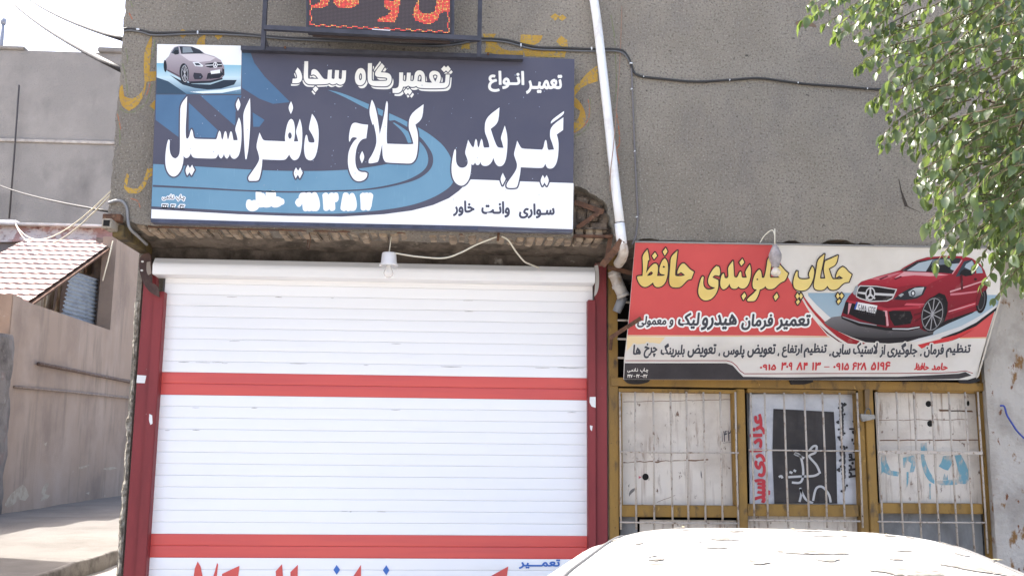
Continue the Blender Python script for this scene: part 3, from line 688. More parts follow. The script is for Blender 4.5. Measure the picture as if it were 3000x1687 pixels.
box('reveal', XW-.42, XW-.252, Y2+.12, Y2+.5, ZS-.1, ZT, layered('grey_reveal', (.22, .18, .155), [((.13, .105, .09), 4, .42, .66, (1, 1, 1), 7)], .95, .5, 50), aw)
box('near_wall', XW-.25, XW-.02, 3.4, Y1-.002, .3, PB.at(20, 985).z, M_brown, aw, .02)
M_bare = layered('bare_render_patch', (.42, .36, .28), [((.32, .26, .20), 9, .45, .62, (1, 1, 1), 6)], .95)
for l in ([(12,1478),(28,1450),(48,1432),(66,1418),(78,1430),(84,1452),(74,1466),(52,1462),(40,1478),(20,1486)], [(120,1446),(126,1424),(138,1412),(144,1418),(134,1436),(130,1452)], [(116,1462),(132,1446),(146,1450),(136,1464),(120,1468)], [(300,1372),(330,1366),(344,1370),(318,1378)], [(250,1444),(262,1440),(260,1448)], [(128,1300),(138,1294),(134,1306)], [(230,1368),(262,1360),(258,1366),(232,1374)]):
    lay('bare_patch', [shape([smooth2(l)])], PB, .002, M_bare, aw)
M_pipe = layered('rusty_brown_pipe', (.13, .085, .065), [((.20, .16, .14), 20, .5, .68, (1, 1, 1), 6)], .8)
o = tube('pipe', [PX(XW+.05).at(112, 1065), PX(XW+.05).at(240, 1090), PX(XW+.05).at(400, 1122)], .028, M_pipe); tag(o, 'upper of two rusty pipes running along the brown alley wall', 'pipe', 'pipes on the alley wall')
o = tube('pipe', [PX(XW+.045).at(42, 1133), PX(XW+.045).at(200, 1147), PX(XW+.045).at(400, 1168)], .02, mat('plastered_pipe', (.24, .185, .15), .9, .2, 15)); tag(o, 'lower thinner plastered-over pipe along the brown alley wall', 'pipe', 'pipes on the alley wall')
# rough broken concrete post
M_conc = layered('weathered_concrete', (.20, .175, .155), [((.10, .085, .075), 3, .42, .64, (1, 1, 1), 8), ((.32, .29, .26), 5, .62, .76, (1, 1, 1), 7), ((.22, .14, .12), 2, .6, .75, (1, 1, 1), 6)], .95, .9, 30, .02)
pc = PX(XW+.12); a_, b_ = pc.at(-90, 1000).y, pc.at(52, 1000).y
V = []; F = []; NZ = 40; NS = 20; zt3 = pc.at(30, 984).z
for j in range(NZ+1):
    z = .3+(zt3-.3)*j/NZ
    for k in range(NS):
        t = 2*math.pi*k/NS; cx, cy = math.cos(t), math.sin(t); s_ = max(abs(cx), abs(cy))
        p = Vector((XW-.03+cx/s_*.17, (a_+b_)/2+cy/s_*(b_-a_)/2*(1-.10*max(0, (z-2.2)/2)), z)); p += Vector(noise.noise_vector(p*2.2))*.045+Vector(noise.noise_vector(p*9))*.022; V.append(p)
F = [(j*NS+k, j*NS+(k+1) % NS, (j+1)*NS+(k+1) % NS, (j+1)*NS+k) for j in range(NZ) for k in range(NS)]+[tuple(NZ*NS+k for k in range(NS))]
o = mk('concrete_post', V, F, M_conc, None, True); tag(o, 'rough crumbling dark concrete post at the left edge before the alley wall', 'post')
# corrugated sheets behind the opening
M_corr = layered('blue_grey_zinc', C(150, 158, 166), [(C(128, 136, 146), 6, .45, .65, (1, 1, 1), 6), (C(176, 178, 176), 11, .62, .75, (1, 1, 1), 5)], .55)
def corrug(name, x, quad, rows, label, amp=.02):
    pl = PX(x); c = [pl.at(*q) for q in quad]; V = []; n = rows*6
    for j in range(n+1):
        v = j/n; a = c[0].lerp(c[3], v); b = c[1].lerp(c[2], v)
        for i in range(9): V.append(a.lerp(b, i/8)+Vector((amp*math.sin(v*rows*2*math.pi), 0, .0)))
    F = [(j*9+i, j*9+i+1, (j+1)*9+i+1, (j+1)*9+i) for j in range(n) for i in range(8)]
    o = mk(name, V, F, M_corr, None, True); tag(o, label, 'metal sheet', 'corrugated sheets by the alley'); return o
corrug('corrugated_sheet', XW-.33, [(208, 792), (312, 826), (306, 975), (176, 945)], 13, 'blue grey corrugated metal sheet inside the opening of the brown wall')
corrug('corrugated_sheet', XW-.9, [(-60, 860), (40, 878), (40, 1030), (-60, 1010)], 9, 'pale corrugated metal sheet left of the wall end below the tiled roof')
M_junk = layered('old_boards', C(186, 172, 150), [(C(140, 110, 88), 8, .5, .68, (1, 1, .4), 6)], .8)
sc = thing('board_screen', 'pale boards and poles leaning inside the opening under the tiled roof', 'screen', PX(XW-.6).at(150, 915))
for q in ([(120, 850), (163, 830), (152, 925), (95, 900)], [(238, 760), (300, 735), (296, 812), (240, 800)]):
    c = [PX(XW-.62).at(*p) for p in q]; mk('board', c+[p+Vector((-.03, 0, 0)) for p in c], [(0,1,2,3),(7,6,5,4),(0,4,5,1),(1,5,6,2),(2,6,7,3),(3,7,4,0)], M_junk, sc)
for a, b in (((160, 930), (182, 815)), ((168, 930), (176, 820)), ((250, 800), (252, 745)), ((302, 830), (305, 735)), ((130, 905), (138, 850))):
    tube('pole', [PX(XW-.5).at(*a), PX(XW-.5).at(*b)], .025, M_junk if a[0] < 200 else M_rust, sc, 6)
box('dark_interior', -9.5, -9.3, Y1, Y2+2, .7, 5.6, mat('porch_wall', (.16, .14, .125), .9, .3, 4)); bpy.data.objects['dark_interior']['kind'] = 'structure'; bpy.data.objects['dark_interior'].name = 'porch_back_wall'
# pressed metal tile roof
M_tile = layered('faded_pink_tile_sheet', (.37, .275, .245), [((.31, .215, .19), 6, .5, .7, (1, 1, 1), 6)], .5)
rf = thing('tiled_roof', 'sunlit faded pink tile sheet roof sloping down beside the alley', 'roof', (-7.3, Y1+2, 4))
pt, pb_ = PX(-6.49).at(332, 704), PX(-6.49).at(78, 883)
NR = 13; xr0, xr1 = -8.08, -6.46
for r in range(NR):
    f0, f1 = r/NR, (r+1)/NR; V = []; nx = 66
    for v in (0.0, .3, .8, 1.0, 1.004):
        for i in range(nx+1):
            x = xr0+(xr1-xr0)*i/nx; w = math.sin((x-xr0)/.165*2*math.pi)
            f = f0+(f1-f0)*v
            off = .006*w + (.026*v if v <= 1 else -.002)
            yy = pt.y+(pb_.y-pt.y)*(f+.004*w*v); zz_ = pt.z+(pb_.z-pt.z)*f
            V.append((x, yy, zz_+off))
    F = [(j*(nx+1)+i, j*(nx+1)+i+1, (j+1)*(nx+1)+i+1, (j+1)*(nx+1)+i) for j in range(4) for i in range(nx)]
    mk('tile_row', V, F, M_tile, rf, False)
strip('verge_board', (xr1+.02, pt.y, pt.z-.06), (xr1+.02, pb_.y, pb_.z-.06), .07, .03, M_rust, rf)
for k in range(5):
    x = xr0+.1+k*.36; strip('rafter', (x, pt.y, pt.z-.1), (x, pb_.y, pb_.z-.1), .06, .05, M_rust, rf)
# parapet above the roof
M_par = layered('flaking_red_plaster', (.40, .24, .21), [((.62, .54, .49), 3.2, .46, .54, (1, 1, 1), 7), ((.22, .11, .09), 5, .56, .66, (1, 1, 1.5), 7)], .95, .9, 18, .03)
yp = pt.y+.12; PPp = PY(yp)
lh = thing('low_house', 'low house with flaking red plaster parapet behind the tiled roof', 'house', (-9, yp+2, ALZ))
box('house_wall', -13, XW-.26, yp+.05, yp+4, ALZ, PPp.at(150, 700).z, layered('low_house_wall', (.30, .255, .23), [((.2, .16, .14), 2, .4, .7, (1, 1, 1), 6)], .95, .3, 40), lh)
V = []; F = []; nx = 90
for j in range(9):
    for i in range(nx+1):
        x = -13+(13+XW-.255)*i/nx; z = PPp.at(150, 712).z+(PPp.at(150, 664).z-PPp.at(150, 712).z)*j/8
        V.append((x, yp-.10*noise.noise((x*1.4, z*2, 1))-.03*noise.noise((x*6, z*7, 4)), z))
F = [(j*(nx+1)+i, j*(nx+1)+i+1, (j+1)*(nx+1)+i+1, (j+1)*(nx+1)+i) for j in range(8) for i in range(nx)]
mk('parapet', V, F, M_par, lh, True)
box('coping', -13, XW-.255, yp-.10, yp+4, PPp.at(150, 664).z, PPp.at(150, 657).z, mat('pale_coping', (.62, .59, .55), .9, .15, 6), lh, .01)
o = box('roof_slab', -9.4, PPp.at(45, 650).x, yp, yp+1, PPp.at(20, 656.5).z, PPp.at(20, 644).z, mat('white_slab', (.75, .74, .72), .8)); tag(o, 'white slab lying on the flaking red parapet at the left edge', 'slab')
# tall grey building behind
M_gb = layered('grey_cement_wall', (.235, .218, .20), [((.30, .275, .25), .55, .45, .68, (1, 1, 1), 8), ((.165, .152, .142), .9, .5, .72, (1, 1, .6), 8), ((.40, .36, .32), 1.6, .68, .78, (1, 1, 2.5), 7)], .95, .7, 25, .03)
YG = 19.0; PG = PY(YG)
gb = thing('grey_building', 'tall plain grey cement building rising behind the alley roofs', 'building', (-14, YG+3, ALZ))
zg = PG.at(180, 150).z; zj = PG.at(150, 416).z
box('wall', -28, -5.0, YG, YG+6, 0, zj-.03, M_gb, gb, .02); box('wall', -28, -5.0, YG-.05, YG+6, zj-.03, zj+.05, mat('pale_ledge', (.38, .345, .31), .95, .2, 6), gb, .01); box('wall', -28, -5.0, YG+.02, YG+6, zj+.05, zg, M_gb, gb, .02)
box('coping', -28, PG.at(74, 140).x, YG-.06, YG+.5, zg, PG.at(40, 137).z, M_gb, gb, .02); box('coping', PG.at(288, 145).x, -5, YG-.06, YG+.5, zg, PG.at(320, 141).z, M_gb, gb, .02)
o = tube('thin_rod', [PY(YG-.12).at(56, 250), PY(YG-.12).at(42, 450), PY(YG-.12).at(27, 640)], .022, mat('dark_rod', (.05, .045, .045), .7)); tag(o, 'thin dark upright rod before the tall grey building', 'rod')
pz = PY(YG+1.0)
an = thing('roof_vent', 'grey capped vent pipe on the roof at the top left corner', 'vent', pz.at(6, 150))
tube('pipe', [pz.at(0, 160), pz.at(5, 118), pz.at(8, 66)], .055, mat('vent_grey', (.25, .27, .32), .6), an, 10); tube('cap', [pz.at(9, 72), pz.at(10, 56)], .075, MATS['vent_grey'], an, 10)
# house at the mouth of the alley, out of the picture on the left
hs = thing('corner_house', 'plain plastered house out of view left of the alley mouth', 'house', (-9, 0, 0))
box('house_wall', -13, XW-.05, -3.5, 3.35, 0, 6.6, M_brown, hs, .02); box('house_roof', -13.1, XW+.05, -3.6, 3.4, 6.6, 6.75, M_gb, hs)
# overhead wires and cords
M_wire = mat('black_cable', (.03, .028, .027), .6); M_rope = mat('pale_cord', (.62, .58, .47), .8)
def sag(a, b, s, n=14): return [a.lerp(b, i/n)-Vector((0, 0, s*4*(i/n)*(1-i/n))) for i in range(n+1)]
w1, w2 = PY(.6).at(362, 207), PY(12).at(-30, -65)
o = tube('overhead_wire', sag(w2, w1, .15), .026, M_wire); tag(o, 'thick twisted black wire slanting down to the building corner', 'wire', 'wires to the building')
tube('spiral_tie', [p+Vector((.02*math.cos(i*2.2), 0, .02*math.sin(i*2.2))) for i, p in enumerate(sag(w2, w1, .15, 90))], .010, M_wire, o, 5)
o = tube('overhead_wire', sag(PY(12).at(30, -50), PY(.6).at(364, 117), .12), .019, M_wire); tag(o, 'thin upper black wire slanting down to the building corner', 'wire', 'wires to the building')
o = tube('overhead_wire', sag(PY(14).at(-20, 535), PY(.6).at(330, 622), .05), .010, M_wire); tag(o, 'thin wire crossing low over the grey building wall', 'wire', 'wires to the building')
o = tube('pale_cord', sag(PPp.at(45, 654), PY(.3).at(332, 553), .35), .006, M_rope); tag(o, 'slack pale cord tied from the parapet to the building corner', 'cord', 'cords at the corner')
tube('second_strand', sag(PPp.at(45, 656), PY(.3).at(334, 560), .42), .006, M_rope, o)
o = tube('pale_cord', [PY(YW+.05).at(331, 706), PY(YW+.1).at(318, 760), PY(YW+.14).at(301, 822)], .004, M_rope); tag(o, 'short pale cord hanging from the beam end at the corner', 'cord', 'cords at the corner')
# ================================================================== large blue sign
PN1 = PY(YW-.10)
M_navy = layered('faded_navy_print', C(84, 83, 96), [(C(78, 78, 93), 3, .4, .7, (1, 1, 1), 5), (C(88, 94, 112), 60, .66, .74, (1, 1, .3), 4)], .5)
M_ink = mat('white_print', (.80, .80, .785), .5, .03, 8)
M_cream = mat('cream_print', C(244, 241, 230), .5)
M_lblue = layered('light_blue_print', C(112, 152, 174), [(C(104, 145, 168), 3, .4, .7, (1, 1, 1), 5), (C(122, 164, 184), 50, .62, .74, (2, 1, .1), 3)], .5)
M_mblue = layered('mid_blue_print', C(76, 108, 138), [(C(84, 118, 148), 2.2, .4, .7, (1, 1, 1), 5)], .5)
M_dark = mat('charcoal_frame', C(62, 62, 70), .55, .25, 12)
sg = thing('shop_sign', 'large navy and light blue repair shop sign with white Persian lettering', 'sign', PN1.at(1060, 660))
cs = [(461, 131), (1683, 174), (1678, 679), (441, 650)]
c4 = [PN1.at(*p) for p in cs]
mk('panel', c4+[p+Vector((0, .085, 0)) for p in c4], [(3,2,1,0),(4,5,6,7),(0,1,5,4),(1,2,6,5),(2,3,7,6),(3,0,4,7)], M_navy, sg)
r1 = lambda l: reg(l, 470, 270, .20704)
r2 = lambda l: reg(l, 700, 270, .20704)
r3 = lambda l: reg(l, 980, 270, .20704)
r4 = lambda l: reg(l, 1300, 290, .19329)
r5 = lambda l: reg(l, 840, 150, .20186)
# blue background shapes
mb = [[(458, 278), (533, 278), (588, 337)] + [(553, 301), (553, 403), (528, 400), (527, 404)] + [(456, 341)],
      [(553, 301), (639, 383), (636, 406), (570, 407), (553, 404)], [(586, 280), (708, 280), (700, 300), (690, 330), (690, 371)],
      [(709, 142), (732, 150), (745, 185), (775, 225), (815, 265), (850, 300), (800, 305), (760, 290), (725, 268), (709, 258)], [(740, 330), (775, 352), (760, 372), (742, 372)]]
lay('blue_panel_print', [shape([mb[1]]), shape([mb[2]]), shape([mb[3]]), shape([[(457, 278), (545, 278), (552, 300), (529, 300), (527, 405), (456, 352)]]), shape([mb[4]])], PN1, .0006, M_mblue, sg)
lb = [(449,481),(560,487),(650,493),(800,501),(920,502),(980,500),(1018,498),(1063,493),(1104,487),(1150,478),(1190,460),(1205,440),(1195,419),(1188,400),(1177,384),(1160,368),(1139,351),(1112,337),(1060,312),(1010,285),(960,264),(1000,272),(1076,304),(1140,332),(1194,357),(1249,387),(1280,410),(1300,428),(1321,460),(1332,500),(1331,530),(1315,552),(1269,580),(1207,602),(1124,616),(1000,627),(850,625),(700,619),(560,611),(444,605)]
lay('road_print', [shape([smooth2(lb, 60, 2)])], PN1, .0006, M_lblue, sg)
inner = [(1133,346),(1193,383),(1230,415),(1247,436),(1255,460),(1254,479),(1247,494),(1228,511),(1187,531),(1125,546),(1063,555),(980,558),(860,561),(732,558),(600,550),(448,542)]
outer = [(1133,341),(1195,372),(1235,405),(1249,423),(1266,448),(1270,469),(1266,490),(1249,510),(1218,529),(1166,543),(1104,555),(1042,560),(980,562),(860,566),(732,562),(600,555),(448,548)]
lay('road_line_print', [shape([smooth2(outer, 60, 2)+smooth2(inner, 60, 2)[::-1]])], PN1, .0012, M_navy, sg)
wh = [(1379,526),(1460,529),(1560,533),(1680,537),(1678,672),(1400,662),(1000,654),(700,648),(443,640),(444,612),(560,619),(700,627),(850,632),(1000,634),(1124,627),(1207,616),(1269,600),(1315,580),(1345,558),(1362,540)]
lay('white_ground_print', [shape([wh])], PN1, .0006, M_ink, sg)
lay('navy_edge_print', [shape([[(1379,527),(1362,541),(1345,559),(1315,581),(1269,601),(1207,617),(1124,628),(1000,635),(850,633),(700,628),(560,620),(444,613),(444,605),(560,611),(700,619),(850,625),(1000,627),(1124,616),(1207,602),(1269,580),(1315,552),(1331,530),(1340,510),(1360,515)]])], PN1, .0012, M_navy, sg)
# big lettering
BIG = [[r1([(380,62),(285,178),(280,350),(278,560),(278,800),(272,870),(250,920),(212,942),(170,925),(140,870),(130,800),(132,720),(135,690),(120,670),(105,690),(85,780),(70,900),(70,1020),(90,1110),(130,1175),(185,1203),(240,1180),(285,1120),(315,1040),(328,960),(328,900),(345,930),(370,938),(400,925),(420,895),(432,866),(445,905),(470,935),(600,940),(770,945),(800,925),(818,876),(835,925),(860,943),(885,920),(900,876),(915,925),(943,945),(968,920),(985,876),(1000,925),(1035,950),(1075,940),(1110,900),(1130,830),(1145,720),(1150,600),(1145,480),(1130,400),(1112,362),(1090,420),(1055,530),(1075,590),(1090,650),(1092,685),(1035,685),(1025,640),(1015,575),(998,555),(983,580),(970,650),(955,680),(945,640),(937,575),(920,553),(905,575),(890,650),(878,680),(862,650),(857,580),(838,548),(820,575),(805,640),(790,672),(600,668),(490,665),(470,640),(460,560),(442,527),(425,560),(410,630),(390,660),(370,662),(360,630),(358,500),(370,300)])],
 [r1([(1105,92),(1060,185),(1097,272),(1142,185)])], [r1([(390,1030),(350,1105),(380,1185),(412,1135),(440,1185),(485,1105),(450,1030),(418,1078)])],
 [r1([(1268,88),(1173,285),(1175,420),(1185,700),(1195,880),(1205,955),(1220,950),(1240,850),(1258,700),(1272,450),(1275,250)])],
 [r2([(292,575),(242,770),(270,850),(290,930),(285,970),(255,1030),(200,1110),(150,1180),(133,1210),(135,1240),(150,1258),(260,1258),(285,1240),(305,1170),(325,1060),(333,955),(480,962),(640,966),(675,945),(712,885),(730,925),(765,965),(800,968),(840,945),(870,885),(890,780),(900,600),(890,470),(862,380),(840,450),(803,565),(825,630),(840,700),(777,702),(790,640),(795,540),(785,450),(765,395),(740,383),(710,400),(680,470),(660,570),(650,650),(657,702),(480,693),(360,690),(335,670),(312,620)]), r2([(722,570),(700,590),(695,620),(705,655),(722,667),(742,650),(750,620),(742,590)])],
 [r2([(738,133),(695,225),(735,315),(775,225)])], [r2([(808,1068),(770,1145),(803,1225),(835,1170),(862,1225),(902,1145),(868,1068),(838,1118)])],
 [r2([(1035,310),(985,520),(1010,560),(1050,630),(1072,690),(1065,715),(1025,720),(990,710),(978,680),(968,620),(957,607),(942,620),(930,690),(920,800),(930,890),(955,950),(1005,973),(1050,960),(1090,900),(1115,800),(1128,680),(1130,560),(1115,450),(1080,370)])],
 [r3([(475,465),(450,658),(400,665),(350,710),(310,800),(293,920),(295,1010),(315,1085),(350,1125),(395,1137),(440,1135),(465,1155),(460,1200),(430,1240),(370,1265),(310,1262),(260,1225),(215,1140),(190,1030),(190,920),(205,830),(240,750),(285,685),(325,655),(285,640),(250,645),(232,670),(215,708),(203,690),(207,600),(225,510),(250,450),(290,433),(330,443),(400,460)])],
 [r3([(393,835),(350,920),(388,1012),(430,920)])],
 [r3([(530,112),(515,150),(487,300),(540,470),(552,450),(580,560),(593,650),(592,735),(565,820),(520,910),(482,960),(485,1010),(530,1010),(600,995),(620,985),(650,860),(675,735),(678,850),(685,930),(710,985),(740,1000),(900,1008),(1060,1015),(1100,1005),(1140,965),(1165,900),(1180,780),(1183,650),(1175,560),(1145,465),(1245,383),(1262,175),(1065,318),(1045,515),(1080,600),(1105,680),(1117,735),(1080,742),(920,740),(745,733),(740,700),(740,560),(750,350),(758,160),(742,128),(727,160),(700,350),(640,605),(620,420),(590,260),(555,150)])],
 [r4([(845,133),(635,290),(615,495),(660,600),(690,700),(690,738),(615,742),(600,720),(590,640),(572,607),(555,640),(540,720),(527,740),(512,720),(507,640),(488,608),(472,640),(460,720),(445,738),(425,720),(395,670),(370,622),(345,720),(320,820),(345,880),(365,940),(362,990),(340,1025),(300,1047),(250,1045),(210,1015),(188,960),(183,880),(188,790),(175,760),(155,790),(135,890),(118,1010),(118,1110),(135,1200),(175,1275),(240,1318),(300,1315),(355,1270),(395,1190),(413,1090),(418,990),(432,1003),(455,1000),(475,963),(490,998),(515,1008),(540,995),(555,958),(575,1005),(610,1020),(660,1018),(705,990),(735,945),(752,896),(775,965),(810,1015),(850,1028),(895,1012),(930,960),(950,880),(963,760),(967,620),(955,510),(925,407),(890,510),(862,600),(885,660),(905,745),(835,743),(805,720),(775,650),(740,550),(712,458),(830,365)])],
 [r4([(895,1122),(852,1215),(890,1312),(938,1215)])],
 [r4([(1813,283),(1620,420),(1605,575),(1640,660),(1672,770),(1590,777),(1572,755),(1565,680),(1555,630),(1540,625),(1525,660),(1512,740),(1490,772),(1340,765),(1190,758),(1165,735),(1135,680),(1113,635),(1085,750),(1060,840),(1085,910),(1113,990),(1105,1060),(1060,1140),(1000,1220),(955,1285),(950,1330),(970,1352),(1090,1352),(1115,1330),(1140,1230),(1160,1120),(1167,1038),(1320,1045),(1480,1052),(1515,1035),(1540,983),(1558,1035),(1585,1058),(1640,1058),(1680,1030),(1715,960),(1735,850),(1742,720),(1735,620),(1712,543),(1808,475)])],
 [r4([(1823,188),(1628,325),(1622,380),(1818,243)])], [r4([(1500,1155),(1460,1240),(1495,1322),(1527,1268),(1560,1322),(1598,1240),(1560,1155),(1530,1208)])]]
SH = [shape([smooth2(l, 50, 2) for l in g]) for g in BIG]
words3 = (('lettering', range(0, 8)), ('lettering', range(8, 11)), ('lettering', range(11, 16)))
for nm, idx in words3:
    lay('lettering_outline', [dilate([SH[i] for i in idx], 4.3)], PN1, .0018, M_navy, sg)
    lay(nm, [SH[i] for i in idx], PN1, .0024, M_ink, sg)
# title with its offset shadow
T1 = [[[(158,243),(125,300),(150,360),(150,395),(130,405),(88,405),(80,470),(165,472),(205,450),(225,410),(225,360),(200,290)]],
 [[(258,152),(312,152),(308,395),(320,408),(460,408),(430,365),(400,345),(375,345),(355,355),(357,290),(380,268),(410,265),(450,290),(490,345),(530,400),(555,412),(590,410),(600,278),(658,275),(652,400),(680,410),(695,400),(702,280),(760,283),(755,400),(780,412),(798,400),(805,285),(863,285),(858,420),(835,475),(790,495),(755,490),(727,470),(690,488),(655,490),(620,468),(585,485),(330,490),(285,470),(255,430),(245,380)]],
 [[(420,510),(378,555),(418,602),(460,555)]]]
T2 = [[[(1078,248),(1030,265),(995,330),(988,400),(1000,460),(1030,497),(1070,503),(1110,490),(1145,440),(1150,370),(1140,300),(1115,262)], [(1072,320),(1052,350),(1048,390),(1058,425),(1075,428),(1090,410),(1095,370),(1088,335)]],
 [[(1180,180),(1238,180),(1232,425),(1245,438),(1440,438),(1458,425),(1458,400),(1440,388),(1320,383),(1285,360),(1280,330),(1295,290),(1380,180),(1420,225),(1365,312),(1470,320),(1510,350),(1525,400),(1515,460),(1480,505),(1430,518),(1250,512),(1200,485),(1172,430)]],
 [[(1355,150),(1265,270),(1270,300),(1370,172)]],
 [[(1633,315),(1690,315),(1685,430),(1720,445),(1738,430),(1745,318),(1800,318),(1795,435),(1830,440),(1848,420),(1855,340),(1880,295),(1930,280),(1980,300),(2005,350),(2010,455),(2060,462),(2110,462),(2080,420),(2065,370),(2075,320),(2110,292),(2160,290),(2210,310),(2235,360),(2235,420),(2215,468),(2290,465),(2300,450),(2308,345),(2365,345),(2358,470),(2335,520),(2285,545),(1920,545),(1880,510),(1850,525),(1800,525),(1765,505),(1730,522),(1690,520),(1670,580),(1635,610),(1590,615),(1538,610),(1535,545),(1590,545),(1625,520),(1632,450)], [(2140,345),(2120,360),(2130,400),(2155,450),(2180,400),(2190,365),(2170,345)], [(1930,345),(1905,365),(1898,440),(1955,448),(1960,380),(1948,352)]],
 [[(2285,215),(2240,265),(2283,312),(2312,285),(2340,312),(2380,265),(2340,215),(2312,243)]], [[(1735,545),(1698,590),(1732,640),(1758,612),(1785,640),(1820,590),(1782,545),(1758,570)]]]
for T, dx, dy in ((T1, -18, 36), (T2, 28, 42)):
    main = [shape([smooth2(r5(l), 50, 2) for l in g]) for g in T]
    shd = [([(x+dx*.20186, y+dy*.20186) for x, y in v], t, e) for v, t, e in main]
    lay('lettering_shadow', shd, PN1, .0012, M_cream, sg)
    lay('lettering_outline', [dilate(main, 3.0)], PN1, .0018, M_navy, sg)
    lay('lettering', main, PN1, .0024, M_cream, sg)
lay('lettering', [word('تعمیـر', 1541, 219, 1647, 276, .01, 1.9), word('انـواع', 1430, 208, 1536, 270, .01, 1.9)], PN1, .0012, M_cream, sg)
M_grayink = mat('charcoal_print', C(70, 70, 84), .5)
lay('lettering', [word('سـواری', 1520, 597, 1625, 641, -.01, 1.7), word('وانـت', 1410, 590, 1494, 638, 0, 1.7), word('خاور', 1327, 588, 1390, 634, 0, 1.7)], PN1, .0012, M_grayink, sg)
w_ = [word('حافظی', 728, 566, 826, 612), word('۲۷', 1062, 572, 1086, 610, 0), word('۸۵', 1005, 572, 1038, 612), word('۱۰۳', 952, 572, 985, 611), word('۰۹۱۵', 872, 570, 930, 612)]
lay('lettering_halo', [dilate([s], 7.5) for s in w_], PN1, .0012, M_ink, sg)
lay('faded_lettering', w_, PN1, .0018, mat('bleached_pink_ink', (.78, .735, .72), .5), sg)
tiny = [word('چـاپ نـادمـی'.replace(' ', '  '), 476, 570, 542, 588, .02, .5), word('۳۲۷', 475, 598, 492, 609, .02, .5), word('۴۲', 501, 599, 514, 610, .02, .5), word('۰۴۲', 523, 600, 541, 611, .02, .5), ribbon([(495, 605), (499, 605)], 1.6), ribbon([(517, 605), (521, 605)], 1.6)]
lay('lettering_halo', [dilate([s], 2.4) if len(s) > 3 else s for s in tiny], PN1, .0012, M_ink, sg)
lay('small_lettering', tiny, PN1, .0018, mat('black_ink', (.04, .04, .05), .5), sg)
# dust specks
sp = [shape([ell(random.uniform(500, 1660), random.uniform(190, 600), random.uniform(.8, 1.8), random.uniform(.8, 2.2), 6)]) for _ in range(90)]
lay('dust_speck', sp, PN1, .0030, mat('dust_speck', C(150, 160, 178), .8), sg)['kind'] = 'stuff'
# the pale car printed in the corner
zc = lambda l: reg(l, 400, 100, .3865)
c_ = lambda *a: C(*a)
cp = [((c_(236,236,232), c_(232,236,236)), zc([(157,78),(796,90),(795,240),(153,225)])), ((c_(120,178,200), c_(190,214,220)), zc([(153,222),(795,238),(793,330),(153,330)])), ((c_(196,218,224), c_(70,110,136)), zc([(153,325),(793,325),(792,457),(150,455)])),
 (c_(54,76,94), zc([(153,330),(240,360),(330,420),(380,455),(150,455)])), (c_(34,46,58), zc([(250,310),(330,350),(420,380),(560,385),(660,350),(760,350),(740,385),(640,415),(540,422),(440,410),(350,385)])), (c_(220,232,234), zc([(400,440),(520,432),(650,422),(790,398),(790,420),(650,448),(500,452)])),
 ((c_(186,178,181), c_(112,96,104)), zc([(212,215),(225,190),(245,170),(262,130),(285,100),(320,90),(420,96),(480,120),(520,150),(590,170),(640,200),(665,250),(668,310),(640,345),(560,362),(440,372),(400,368),(380,350),(340,340),(300,318),(240,285),(215,270)])),
 (c_(204,196,198), zc([(330,155),(470,150),(530,160),(600,182),(560,205),(470,215),(400,205)])), (c_(46,52,60), zc([(325,95),(420,98),(480,122),(512,150),(340,152)])), (c_(130,140,146), zc([(350,100),(410,102),(430,140),(350,145)])), (c_(70,80,90), zc([(262,145),(290,105),(318,96),(325,150),(300,158)])), (c_(30,34,40), zc([(278,140),(295,122),(318,125),(318,155),(290,158)])),
 (c_(226,230,230), zc([(425,215),(470,215),(505,240),(500,250),(445,245)])), (c_(60,66,74), zc([(440,222),(470,222),(490,240),(450,240)])), (c_(30,32,40), zc([(518,228),(600,215),(645,218),(650,250),(560,258),(530,250)])), (c_(214,214,214), zc([(520,236),(648,230),(648,236),(524,243)])), (c_(222,222,222), zc(ell(597,236,17,23,16))), (c_(40,42,50), zc(ell(597,236,12,17,16))), (c_(222,222,222), zc([(595,215),(600,215),(602,238),(612,252),(608,255),(597,243),(586,255),(582,252),(593,238)])),
 (c_(44,44,54), zc([(435,295),(490,300),(505,325),(490,345),(440,345),(430,320)])), (c_(30,32,40), zc([(540,300),(640,280),(655,310),(630,335),(530,345)])), (c_(34,34,42), zc([(650,262),(665,270),(662,320),(650,310)])), (c_(226,228,226), zc([(560,282),(634,270),(634,298),(566,306)])),
 (c_(24,28,34), zc(ell(362,300,36,76,24,-.06))), (c_(170,170,172), zc(ell(366,303,26,64,24,-.06))), (c_(40,42,48), zc(ell(366,303,22,58,24,-.06))), (c_(28,32,38), zc(ell(218,245,12,46,18,-.05))), (c_(90,78,86), zc([(235,270),(330,318),(330,328),(235,282)])), (c_(36,40,48), zc([(400,362),(560,356),(650,335),(655,345),(560,372),(400,378)]))]
for k in range(5):
    t = math.pi*k/5; cx_, cy_ = 366, 303; dx, dy = 22*math.cos(t), 58*math.sin(t); cp.append((c_(176,176,178), zc([(cx_-dx-2, cy_-dy), (cx_-dx+2, cy_-dy), (cx_+dx+2, cy_+dy), (cx_+dx-2, cy_+dy)])))
v, f, k = paint(cp, PN1, .0007, .00006)
M_pic = colmat('printed_car_picture')
mk('car_picture', v, f, M_pic, sg, cols=k)
